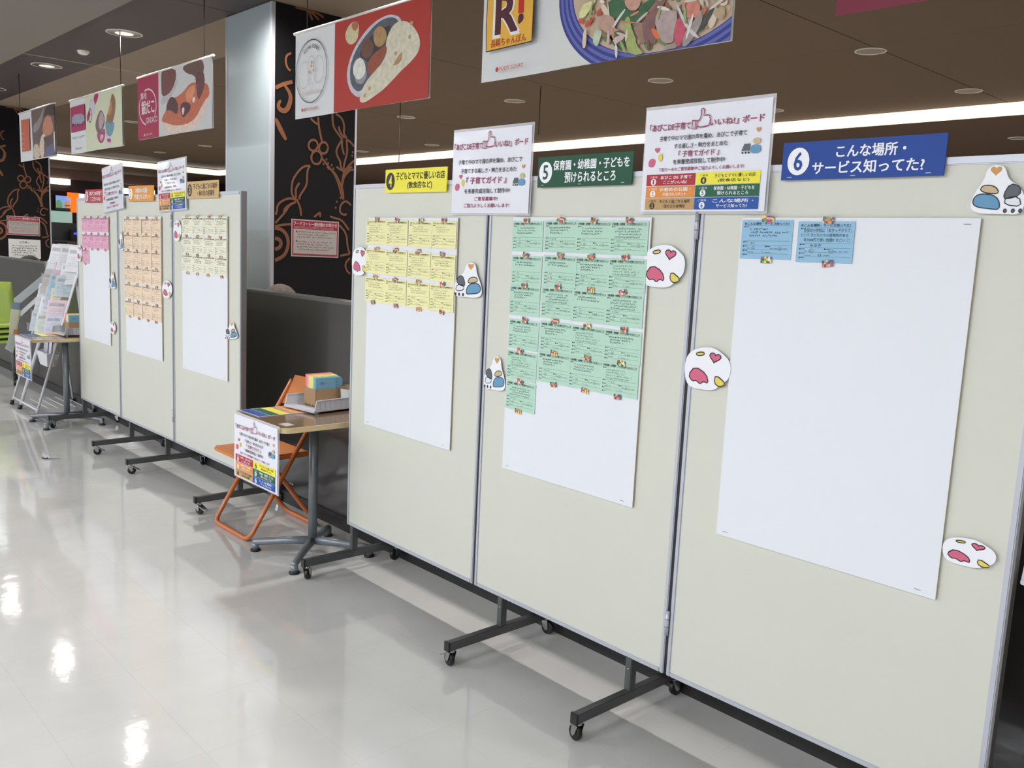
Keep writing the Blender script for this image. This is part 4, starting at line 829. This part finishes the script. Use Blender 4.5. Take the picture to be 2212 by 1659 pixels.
# ------------------------------------------------------------------ tables
WOOD = mat('table_laminate', (134, 108, 86), .18, noise=.08, nscale=4, coat=.3); EDGE = mat('pale_wood_edge', (214, 190, 144), .45, noise=.05, nscale=20)
LEGM = mat('grey_leg', (130, 136, 142), .35, .35); TZ = .66
def table(X0, Y0, label, W_=.49, D_=.56, cx=.28):
    t = thing('cafe_table', label, 'table', (X0, Y0, 0), group='cafe tables between the boards')
    def outline(r, n=6, g=0):
        o = []
        for cx, cy, a0 in ((W_ - r, r, -PI / 2), (W_ - r, D_ - r, 0), (r, D_ - r, PI / 2), (r, r, PI)):
            for k in range(n + 1): a = a0 + PI / 2 * k / n; o.append((cx + (r - g) * math.cos(a), cy + (r - g) * math.sin(a)))
        return o
    o = outline(.045); n = len(o)
    b = MB(); b.add([(x, y, TZ) for x, y in outline(.045, 6, .002)], [tuple(range(n))], WOOD); b.build('table_top', t)
    b = MB(); b.add([(x, y, TZ - .024) for x, y in o] + [(x, y, TZ - .001) for x, y in o] + [(x, y, TZ) for x, y in outline(.045, 6, .002)],
                    [tuple(range(n - 1, -1, -1))] + [(i, (i + 1) % n, n + (i + 1) % n, n + i) for i in range(n)] + [(n + i, n + (i + 1) % n, 2 * n + (i + 1) % n, 2 * n + i) for i in range(n)], EDGE); b.build('edge_band', t)
    cy = .27
    b = MB(); b.tube([(cx, cy, .05), (cx, cy, TZ - .03)], .021, LEGM, 20); b.box((cx - .1, cy - .1, TZ - .03), (cx + .1, cy + .1, TZ - .024), LEGM); b.build('column', t)
    for sx, sy in ((-1, -1), (1, -1), (1, 1), (-1, 1)):
        ex, ey = cx + sx * .185, cy + sy * .195
        b = MB(); b.tube([(cx, cy, .065), (cx + sx * .09, cy + sy * .095, .058), (ex, ey, .042), (ex + sx * .006, ey + sy * .006, .036)], .02, LEGM, 12, rr=[.020, .018, .016, .015])
        f = b.build('leg', t)
        b = MB(); b.tube([(ex, ey, .04), (ex, ey, .008)], .017, LEGM, 12); b.build('foot', f)
        b = MB(); b.tube([(ex, ey, .008), (ex, ey, 0)], .024, BLACKP, 14); b.build('rubber_pad', f)
    return t
GREYP = mat('translucent_grey_plastic', (196, 198, 206), .35, spec=.4)
def tray(X, Y, label, yaw=.12):
    t = thing('letter_tray', label, 'tray', (X, Y, TZ), (0, 0, yaw), group='grey letter trays')
    W_, D_ = .235, .31
    b = MB(); b.rbox((0, 0, .012), (W_, D_, .016), GREYP, .001)
    for x in (0, W_ - .006):
        b.add([(x, 0, .012), (x + .006, 0, .012), (x + .006, .012, .062), (x, .012, .062), (x, D_, .012), (x + .006, D_, .012), (x + .006, D_, .062), (x, D_, .062)],
              [(0, 1, 2, 3), (4, 7, 6, 5), (3, 2, 6, 7), (0, 3, 7, 4), (1, 5, 6, 2), (0, 4, 5, 1)], GREYP)
        b.rbox((x - .002, .012, .06), (x + .008, D_, .066), GREYP, .002)
    b.rbox((0, D_ - .006, .012), (W_, D_, .062), GREYP, .001); b.rbox((0, -.003, .008), (W_, .004, .02), GREYP, .002); b.build('tray_body', t)
    for x in (.012, W_ - .024):
        for y in (.02, D_ - .03):
            b = MB(); b.rbox((x, y, 0), (x + .012, y + .012, .013), GREYP, .001); b.build('foot', t)
    b = MB()
    for k in range(9): b.box((W_, .03 + k * .03, .02), (W_ + .0008, .032 + k * .03, .055), mat('tray_rib', (160, 160, 166), .5))
    b.build('ribs', t)
    return t
KRAFT = mat('kraft_card', (166, 134, 98), .8, noise=.05, nscale=30)
def card_box(X, Y, label, yaw=0.0):
    z = TZ + .018
    t = thing('card_box', label, 'box', (X, Y, z), (0, 0, yaw), group='cardboard card boxes')
    w_, d_, h_ = .108, .158, .082
    b = MB()
    for q in (((0, 0, 0), (w_, d_, .002)), ((0, 0, 0), (.002, d_, h_)), ((w_ - .002, 0, 0), (w_, d_, h_)), ((0, 0, 0), (w_, .002, h_)), ((0, d_ - .002, 0), (w_, d_, h_))): b.box(q[0], q[1], KRAFT)
    b.build('box_body', t)
    b = MB()
    for k in range(3): b.box((.02 + k * .03, -.0006, .0), (.028 + k * .03, 0, .006), BLACKP)
    b.build('slot', t)
    return t
def blank_cards(X, Y, who, yaw=0.0):
    z = TZ + .021
    for k, (nm, rgb, x0, th) in enumerate((('pink', (226, 128, 140), .006, .018), ('orange', (238, 190, 140), .025, .016), ('cream', (234, 222, 170), .042, .02), ('yellow', (236, 224, 130), .063, .012), ('green', (150, 204, 160), .076, .008), ('blue', (122, 168, 196), .085, .016))):
        h_ = .142 - k * .002; b = MB()
        P_ = [(0, 0), (.148, 0), (.148, h_ - .012), (.138, h_), (0, h_)]
        b.add([(x0, .005 + u, v) for u, v in P_] + [(x0 + th, .005 + u, v) for u, v in P_], [(4, 3, 2, 1, 0), (5, 6, 7, 8, 9)] + [(i, (i + 1) % 5, 5 + (i + 1) % 5, 5 + i) for i in range(5)], cm(rgb, .75))
        o = b.build('blank_card_stack', None, 'blank %s card stack in the kraft box on %s' % (nm, who), cat='cards', loc=(X, Y, z), rot=(0, 0, yaw), group='blank card stacks in kraft boxes')
        if nm == 'blue':
            q = MB(); q.text('ご意見カード', (.02, .1, .06, .112), cm((60, 90, 110)), 0, 0); scribble(q, .11, .03, .125, .125, cm((60, 90, 110)), 8, 5, z=0); q.build('lettering', o, loc=(x0 + th + .0006, .005, 0), rot=SIDEROT)
def cup(X, Y, label):
    t = thing('pencil_cup', label, 'cup', (X, Y, TZ + .018)); b = MB(); b.lathe([(.001, .002), (.034, .002), (.036, 0), (.041, .098), (.038, .098), (.034, .006), (.001, .006)], mat('brown_cup', (112, 92, 66), .5)); b.build('cup_body', t)
    b = MB(); vs = []; 
    for i in range(11):
        a = -1.9 + 2.2 * i / 10; vs += [(.0375 * math.cos(a), .0375 * math.sin(a), .02), (.0412 * math.cos(a), .0412 * math.sin(a), .085)]
    b.add(vs, [(2 * i, 2 * i + 2, 2 * i + 3, 2 * i + 1) for i in range(10)], mat('pale_label', (206, 208, 204), .5)); b.build('label_band', t)
def flyer(X, Y, label, W_=.2, D_=.275):
    b = MB(); b.box((0, 0, 0), (W_, D_, .0012), LAM); o = b.build('flyer', None, label, cat='flyer', loc=(X, Y, TZ + .0008), group='flyers lying on the cafe tables')
    rows = [((28, 78, 160), .0, .2), ((24, 92, 66), .2, .38), ((238, 226, 60), .38, .55), ((190, 150, 96), .55, .7), ((222, 140, 60), .7, .82), ((190, 60, 86), .82, .96)]
    for rgb, a, c in rows:
        b = MB(); b.rect(.006, D_ * a + .004, W_ - .006, D_ * c, cm(rgb), .0014); b.build('colour_panel', o)
def hang_poster(X, Y, who):
    poster('B', 'white laminated poster with six coloured blocks hanging from %s' % who, W_=.412, H_=.288, mw=wm(X, Y - .008, TZ - .29, 0, 0), group='laminated posters')
for (X0, Y0, who, near) in ((-3.84, 1.797, 'the nearer cafe table', True), (-7.49, 1.772, 'the farther cafe table', False)):
    table(X0, Y0, 'small square wooden cafe table with grey pedestal, ' + ('between the two board groups' if near else 'half hidden behind the farthest board'), W_=.49 if near else .40, cx=.28 if near else .30)
    hang_poster(X0 + .055, Y0, who)
    tray(X0 + .045, Y0 + .245, 'grey plastic letter tray on ' + who)
    card_box(X0 + .072, Y0 + .332, 'kraft cardboard card box in the grey tray on ' + who, .02)
    blank_cards(X0 + .072, Y0 + .332, who, .02)
    cup(X0 + .222, Y0 + .49, 'brown paper cup with pale label behind the kraft box on ' + who)
    flyer(X0 + .004, Y0 + .035, 'laminated flyer with colour blocks lying at the left of ' + who)
    b = MB(); b.box((0, 0, 0), (.06, .045, .0008), mat('pale_tag', (206, 196, 190), .4)); b.build('paper_slip', None, 'small pale paper slip at the front edge of ' + who, cat='slip', loc=(X0 + .385, Y0 + .035, TZ + .0008), rot=(0, 0, .05), group='paper slips')
# third table beyond the nearest board; only its tray corner reaches the frame
table(-.44, 1.80, 'small square wooden cafe table just outside the right edge')
card_box(-.50, 2.14, 'kraft cardboard box under the raised tray at the right edge')
o = tray(-.605, 2.11, 'corner of a pale plastic tray at the right edge beside the nearest board', 0.0); o.location.z = TZ + .1005

# ------------------------------------------------------------------ orange folding chair
OR = mat('orange_enamel', (194, 108, 56), .38, coat=.1); ORS = mat('orange_seat', (200, 122, 64), .5)
t = thing('folding_chair', 'orange tubular steel folding chair behind the nearer table', 'chair', (-4.05, 2.1, 0))
def rpath(P, r, n=5):
    P = [Vector(p) for p in P]; out = [P[0]]
    for i in range(1, len(P) - 1):
        a = (P[i - 1] - P[i]).normalized(); c = (P[i + 1] - P[i]).normalized(); s_ = P[i] + a * r; e = P[i] + c * r
        for k in range(n + 1): u = k / n; out.append(s_ * (1 - u) ** 2 + P[i] * 2 * u * (1 - u) + e * u * u)
    return out + [P[-1]]
cx, cy = -4.05, 2.1; xl, xr = -4.24 - cx, -3.86 - cx
b = MB(); b.tube(rpath([(xl, 2.325 - cy, .72), (xl, 1.895 - cy, .012), (xr, 1.895 - cy, .012), (xr, 2.325 - cy, .72)], .05), .0115, OR, 10); b.build('front_frame', t)
xl2, xr2 = xl + .02, xr - .02
b = MB(); b.tube(rpath([(xl2, 2.0 - cy, .395), (xl2, 2.285 - cy, .012), (xr2, 2.285 - cy, .012), (xr2, 2.0 - cy, .395)], .05), .0115, OR, 10); b.build('rear_frame', t)
b = MB(); b.tube([(xl - .006, 2.128 - cy, .26), (xl + .03, 2.128 - cy, .26)], .006, STEEL, 8); b.tube([(xr + .006, 2.128 - cy, .26), (xr - .03, 2.128 - cy, .26)], .006, STEEL, 8); b.build('pivot', t)
b = MB(); b.rbox((xl + .012, 1.885 - cy, .385), (xr - .012, 2.225 - cy, .412), ORS, .007); b.build('seat', t)
b = MB(); n = 8; vs = []
for i in range(n + 1):
    u = i / n; x = xl + .008 + (xr - xl - .016) * u; bow = .02 * (1 - (2 * u - 1) ** 2)
    for z, y in ((.60, 2.262), (.745, 2.338)):
        for d in (0, .012): vs.append((x, y - cy + bow * .6 + d, z))
fs = []
for i in range(n):
    o_ = i * 4; p_ = o_ + 4
    fs += [(o_, p_, p_ + 2, o_ + 2), (o_ + 1, o_ + 3, p_ + 3, p_ + 1), (o_ + 2, p_ + 2, p_ + 3, o_ + 3), (o_, o_ + 1, p_ + 1, p_)]
fs += [(0, 2, 3, 1), (n * 4, n * 4 + 1, n * 4 + 3, n * 4 + 2)]
b.add(vs, fs, ORS); b.build('backrest', t)

# ------------------------------------------------------------------ brochure rack
WW = mat('white_wire', (214, 216, 222), .35)
t = thing('brochure_rack', 'white wire A-frame brochure rack left of the farthest board', 'rack', (-7.83, 2.0, 0))
ox, oy = -7.83, 2.0
RX = [-8.20, -7.95, -7.50]
ry = lambda z: 1.90 + .40 * z / 1.35
for x, r in zip(RX, (.009, .014, .010)):
    b = MB(); b.tube([(x - ox, ry(.03) - oy, .03), (x - ox, ry(1.34) - oy, 1.34)], r, WW, 8); f = b.build('rail', t)
    b = MB(); b.tube([(x - ox, ry(0) - oy, .0), (x - ox, ry(.03) - oy, .035)], .016, BLACKP, 10); b.build('rubber_foot', f)
b = MB(); b.tube([(RX[0] - ox, ry(.06) - oy, .06), (RX[2] - ox, ry(.06) - oy, .06)], .009, WW, 8); b.build('bottom_bar', t)
b = MB(); b.tube([(RX[0] - ox, ry(1.34) - oy, 1.34), (RX[2] - ox, ry(1.34) - oy, 1.34)], .008, WW, 8); b.build('top_bar', t)
for x in (RX[0] + .1, RX[2] - .06):
    b = MB(); b.tube([(x - ox, ry(1.1) - oy + .01, 1.1), (x - ox, 2.352 - oy, .02)], .009, WW, 8); f = b.build('rear_leg', t)
    b = MB(); b.tube([(x - ox, 2.353 - oy, 0), (x - ox, 2.353 - oy, .03)], .013, BLACKP, 10); b.build('rubber_foot', f)
b = MB()
for k in range(6):
    y = 1.95 + k * .065; b.tube([(RX[0] - ox + .1, y - oy, .055), (RX[2] - ox - .06, y - oy, .055)], .003, WW, 6)
b.build('floor_shelf', t)
tiers = [1.13, 1.03, .93, .83, .73, .62]
for z in tiers:
    y = ry(z) - .05
    b = MB(); AC = mat('clear_acrylic', (225, 230, 232), .1, alpha=.10)
    b.box((RX[0] - ox + .01, y - oy, z - .004), (RX[2] - ox - .01, ry(z) - oy - .012, z), AC); b.box((RX[0] - ox + .01, y - oy - .003, z), (RX[2] - ox - .01, y - oy, z + .07), AC)
    b.build('pocket_shelf', t)
W_S = 1.3
bro = [(-7.74, 0, (206, 206, 212), 'large pale', .20, .25), (-7.56, 0, (222, 222, 228), 'white', .15, .24), (-8.07, 0, (214, 216, 222), 'white narrow', .13, .25),
       (-7.79, 1, (214, 180, 190), 'pink', .16, .21), (-7.60, 1, (216, 218, 222), 'off-white', .17, .2), (-8.08, 1, (196, 196, 202), 'light grey narrow', .14, .21),
       (-7.80, 2, (158, 184, 200), 'light blue', .17, .21), (-7.60, 2, (176, 190, 198), 'blue-grey', .17, .2), (-8.07, 2, (180, 172, 168), 'beige-grey narrow', .14, .22),
       (-7.80, 3, (186, 192, 210), 'lavender', .16, .21), (-7.61, 3, (210, 200, 170), 'cream and brown', .17, .2), (-8.08, 3, (206, 206, 210), 'pale narrow', .14, .22),
       (-7.80, 5, (200, 206, 198), 'greenish white', .2, .2), (-7.58, 5, (198, 200, 214), 'pale lilac', .17, .2), (-8.06, 5, (188, 194, 206), 'bluish narrow', .14, .2),
       (-7.82, 4, (216, 214, 222), 'white with a red spot', .2, .22), (-7.60, 4, (212, 194, 204), 'pale pink', .18, .21), (-8.08, 4, (198, 202, 200), 'grey-green narrow', .14, .22)]
for (x, k, rgb, nm, w_, h_) in bro:
    z = tiers[k] + .006; R = random.Random(int(x * -100) + k)
    w_ *= .98; h_ *= .86
    b = MB(); b.box((-w_ / 2, 0, -.003), (w_ / 2, h_, 0), cm(rgb, .6))
    o = b.build('brochure', None, '%s brochure in the %s tier of the white wire rack' % (nm, ORD[k]), cat='brochure', mw=Matrix.Translation((x, ry(z) - .030, z)) @ Matrix.Rotation(.5 + R.uniform(-.15, .15), 4, 'Z') @ Matrix.Rotation(PI / 2 - .27, 4, 'X') @ Matrix.Rotation(R.uniform(-.06, .06), 4, 'Z'), group='brochures in the wire rack')
    b = MB(); d = cm(tuple(int(v * .82) for v in rgb)); b.rect(-w_ * .4, h_ * .72, w_ * .35, h_ * .86, d, .0004); scribble(b, -w_ * .38, h_ * .2, w_ * .38, h_ * .62, cm(tuple(int(v * .8) for v in rgb)), 5, k, z=.0004)
    if 'red' in nm: b.ell(.03, h_ * .6, .022, .022, cm((206, 110, 116)), .0006)
    if 'brown' in nm: b.poly([(.0, .06), (w_ * .45, .06), (w_ * .45, .16), (.03, .18)], cm((140, 112, 86)), .0006)
    if 'blue' in nm and 'grey' not in nm: b.rect(.02, .02, .07, .12, cm((110, 140, 160)), .0006)
    b.build('print', o)
# white basket of leaflets hanging in the lower part
t2 = thing('basket', 'white plastic basket of leaflets hanging low on the wire rack', 'basket', (-7.80, 2.08, .37))
b = MB(); o1 = [(-.10, -.03), (.10, -.03), (.10, .03), (-.10, .03)]; o2 = [(-.15, -.045), (.15, -.045), (.15, .05), (-.15, .05)]
b.add([(x, y, 0) for x, y in o1] + [(x, y, .11) for x, y in o2], [(3, 2, 1, 0)] + [(i, (i + 1) % 4, 4 + (i + 1) % 4, 4 + i) for i in range(4)], mat('white_plastic', (214, 216, 220), .4)); b.build('tub', t2)
b = MB(); b.tube([(x, y, .11) for x, y in o2 + [o2[0]]], .006, mat('white_plastic'), 6); b.build('rim', t2)
for k, (x, rgb, nm) in enumerate(((-.10, (186, 184, 196), 'grey and blue'), (.0, (206, 206, 220), 'white'), (.10, (176, 152, 132), 'brown'))):
    b = MB(); b.box((-.055, 0, -.002), (.055, .24, 0), cm(rgb, .6)); o = b.build('leaflet', None, '%s leaflet standing in the white basket' % nm, cat='leaflet', mw=Matrix.Translation((-7.80 + x * .75, 2.075 + k * .008, .375))  @ Matrix.Rotation(PI / 2 - .1, 4, 'X'), group='leaflets in the basket')
    b = MB(); R = random.Random(k)
    for j in range(5): b.ell(R.uniform(-.04, .04), R.uniform(.17, .23), .014, .01, cm(R.choice([(92, 92, 104), (90, 100, 180), (112, 84, 66)])), .0006 + j * .0001, 12)
    b.build('print', o)
# side display arm with a hanging printed strip
t3 = thing('display_arm', 'grey slanted display arm reaching left from the wire rack', 'display', (0, 0, 0))
def slab(P, th, M):
    a, c, d, e = [Vector(p) for p in P]; n_ = (c - a).cross(e - a).normalized() * th; q = MB()
    vs = [a, c, d, e, a + n_, c + n_, d + n_, e + n_]; q.add(vs, [(3, 2, 1, 0), (4, 5, 6, 7), (0, 1, 5, 4), (1, 2, 6, 5), (2, 3, 7, 6), (3, 0, 4, 7)], M); return q
slab([(-8.70, 2.085, .775), (-8.22, 2.21, 1.03), (-8.22, 2.20, 1.10), (-8.74, 2.075, .845)], .008, mat('grey_panel', (142, 148, 150), .5)).build('panel', t3)
slab([(-8.62, 2.10, .70), (-8.22, 2.20, .93), (-8.22, 2.2, .97), (-8.62, 2.09, .74)], .008, mat('pale_panel', (190, 190, 192), .5)).build('lower_panel', t3)
b = MB(); b.tube([(-8.22, 2.21, 1.03), (-8.20, 2.205, 1.02)], .012, WW, 8); b.build('bracket', t3)
b = MB(); n = 10; vs = []; M3 = [cm((206, 210, 214), .6), cm((120, 140, 156), .6), cm((204, 204, 178), .6), cm((190, 196, 190), .6)]
R_ = [(.10, .817), (.09, .755), (.069, .640), (.051, .534), (.038, .454), (.017, .381)]; L_ = [(.02, .828), (.013, .770), (-.003, .657), (-.008, .560), (-.023, .484), (-.046, .425)]
t4 = thing('printed_strip', 'long printed paper strip hanging from the end of the grey display arm', 'strip', (-8.60, 2.0, 0))
for i in range(5):
    b = MB(); vs = [(0, R_[i][0], R_[i][1]), (0, R_[i + 1][0], R_[i + 1][1]), (.01, L_[i + 1][0], L_[i + 1][1]), (.01, L_[i][0], L_[i][1])]
    b.add(vs + [(v[0] - .003, v[1], v[2]) for v in vs], [(3, 2, 1, 0), (4, 5, 6, 7), (0, 1, 5, 4), (1, 2, 6, 5), (2, 3, 7, 6), (3, 0, 4, 7)], M3[(1, 2, 2, 3, 3)[i]])
    b.build('strip_section', t4)
b = MB(); b.add([(.006, .03, .59), (.004, .062, .582), (.004, .056, .535), (.006, .022, .545)], [(0, 3, 2, 1)], cm((206, 130, 66))); b.build('orange_patch', t4)

# ------------------------------------------------------------------ lime stacking chairs
LIME = mat('lime_plastic', (156, 178, 78), .38, spec=.4); CHR = mat('chair_leg_grey', (110, 112, 112), .3, .6)
def shell():
    b = MB(); prof = [(-.21, .395), (-.20, .42), (-.12, .425), (0, .42), (.12, .418), (.17, .43), (.195, .47), (.21, .55), (.235, .70), (.25, .80)]
    n = 8; vs = []; th = .006
    for (y, z) in prof:
        wv = .205 if z < .45 else .205 - .03 * (z - .45) / .35
        for i in range(n + 1):
            u = -1 + 2 * i / n; vs.append((u * wv, y - (.02 * u * u if z > .46 else 0), z + (.012 * u * u if z < .46 else 0)))
    m_ = n + 1; fs = [(j * m_ + i, j * m_ + i + 1, (j + 1) * m_ + i + 1, (j + 1) * m_ + i) for j in range(len(prof) - 1) for i in range(n)]
    b.add(vs, fs, LIME, True); return b
def lime_chair(x, y, z, rz, label):
    t = thing('stacking_chair', label, 'chair', (x, y, z), (0, 0, rz), group='stacked lime chairs')
    o = shell().build('seat_shell', t); md = o.modifiers.new('solid', 'SOLIDIFY'); md.thickness = .008
    for sx, sy in ((-1, -1), (1, -1), (1, 1), (-1, 1)):
        b = MB(); b.tube([(sx * .15, sy * .12, .415), (sx * .17, sy * .15, .38), (sx * .20, sy * .20, .01)], .009, CHR, 8); l = b.build('leg', t)
        b = MB(); b.tube([(sx * .20, sy * .20, .0), (sx * .198, sy * .198, .025)], .012, BLACKP, 8); b.build('foot', l)
    return t
for k, nm in enumerate(('lowest', 'second from bottom', 'third from bottom', 'topmost')):
    lime_chair(-9.46 + .012 * k, 2.03, k * .05, 1.3, 'lime green plastic chair with grey legs, %s of its stack at the left edge' % nm)

# ------------------------------------------------------------------ food stall far behind, seen past the left pillar
XS = -22.0
b = MB(); b.box((XS - .3, 5.2, 0), (XS - .2, 12, 2.88), mat('stall_dark', (34, 24, 22), .6)); struct('wall_stall', b)
b = MB(); b.box((XS - .15, 5.9, 2.53), (XS, 6.45, 2.655), mat('bright_tube', (255, 250, 240), .5, emit=(255, 246, 226), estr=2.5)); b.build('stall_light', None, 'bright white light box over the stall past the left pillar', cat='light')
b = MB(); b.box((XS - .15, 7.3, 2.44), (XS, 8.35, 2.56), mat('bright_tube')); b.build('stall_light', None, 'bright white light box seen just above the orange sign', cat='light')
b = MB(); b.box((XS - .2, 4.5, 2.38), (XS - .15, 10, 2.88), mat('stall_dark')); b.box((XS - .15, 4.5, 2.66), (XS - .05, 10, 2.88), mat('stall_pink', (120, 96, 88), .7)); struct('trim_stall', b)
t = thing('menu_screen', 'small lit menu screen with burger-like pictures past the left pillar', 'screen', (XS, 6.12, 1.955)); b = MB(); b.box((-.2, 0, 0), (0, .34, .33), BLACKP); b.build('housing', t)
scr = lambda nm, rgb, e: mat(nm, rgb, .4, emit=rgb, estr=e)
b = MB(); b.rect(0.01, .01, .33, .32, scr('screen_blue', (120, 160, 230), .8), .001); b.poly(smooth_pts([(.01, .02), (.01, .2), (.08, .24), (.15, .16), (.14, .02)]), scr('screen_green', (110, 160, 110), .6), .002)
b.poly(smooth_pts([(.18, .03), (.18, .19), (.28, .22), (.32, .15), (.32, .03)]), scr('screen_tan', (190, 150, 110), .6), .002); b.rect(.2, .1, .31, .12, scr('screen_brown', (90, 60, 40), .4), .003); b.rect(.01, .01, .33, .05, scr('screen_dark', (40, 50, 60), .4), .003); b.build('picture', t, loc=(.001, 0, 0), rot=SIDEROT)
t = thing('lit_sign', 'glowing orange T-shaped sign part with white end above the farthest board', 'sign', (XS + .06, 6.37, 2.0)); b = MB()
ORE = scr('sign_orange', (255, 96, 20), 1.6); b.box((-.05, .0, .235), (0, .235, .36), ORE); b.box((-.05, .065, -.08), (0, .235, .235), ORE); b.build('orange_part', t); b = MB(); b.box((-.26, .12, .1), (-.05, .16, .14), BLACKP); b.build('bracket', t)
b = MB(); b.box((-.05, .235, .24), (0, .36, .35), scr('sign_white', (240, 220, 255), 1.5)); b.build('white_part', t)
b = MB(); b.box((XS - .18, 6.0, 1.68), (XS - .1, 6.5, 1.935), scr('kitchen_panel', (150, 180, 170), .75)); b.box((XS - .18, 5.7, 1.2), (XS - .1, 6.9, 1.68), mat('steel_grey_panel', (70, 76, 80), .4, .3)); b.build('kitchen_opening', None, 'pale teal lit kitchen opening of the stall past the left pillar', cat='kitchen')
b = MB(); b.box((XS, 5.6, 0), (XS + .4, 7.2, 1.25), mat('counter_brown', (60, 50, 46), .6)); b.box((XS, 5.6, 1.25), (XS + .45, 7.2, 1.28), mat('steel_grey_panel')); b.build('service_counter', None, 'dark service counter of the stall past the left pillar', cat='counter')
for (y, z, w2, h2, rgb, e, nm, l, ct) in ((6.36, 1.58, .16, .13, (30, 30, 34), 0, 'till', 'black till with a small blue light on the stall counter', 'till'),):
    b = MB(); b.box((XS + .1, y, 1.28), (XS + .25, y + .25, 1.53), BLACKP); o = b.build(nm, None, l, cat=ct); b = MB(); b.box((XS + .25, y + .06, 1.42), (XS + .253, y + .14, 1.47), scr('led_blue', (60, 60, 230), 2)); b.build('display', o)
b = MB(); b.box((XS + .41, 6.22, .9), (XS + .44, 6.62, 1.27), mat('brown_board', (112, 84, 56), .7)); b.build('counter_board', None, 'brown patterned board on the front of the stall counter', cat='board')
BOT = ['grey', 'dark blue', 'yellow', 'black']
for k in range(4):
    b = MB(); b.rbox((-.02, -.02, 0), (.02, .02, .11 + .02 * (k % 3)), cm([(150, 150, 150), (80, 100, 120), (190, 170, 90), (60, 60, 64)][k % 4]), .004); b.build('bottle', None, 'small %s bottle on the stall counter' % BOT[k], cat='bottle', loc=(XS + .2, 5.75 + k * .06, 1.28), group='bottles on the stall counter')

# ------------------------------------------------------------------ scrap on the floor
b = MB(); b.tube([(-.03, -.01, .004), (0, 0, .004), (.03, .03, .004), (.06, .07, .006)], .003, INK, 6, rr=[.005, .004, .0015, .001]); b.tube([(0, 0, .004), (-.02, .02, .003)], .003, INK, 6)
b.build('floor_scrap', None, 'tiny dark scrap lying on the floor in front of the farther boards', cat='scrap', loc=(-6.08, 1.59, 0))
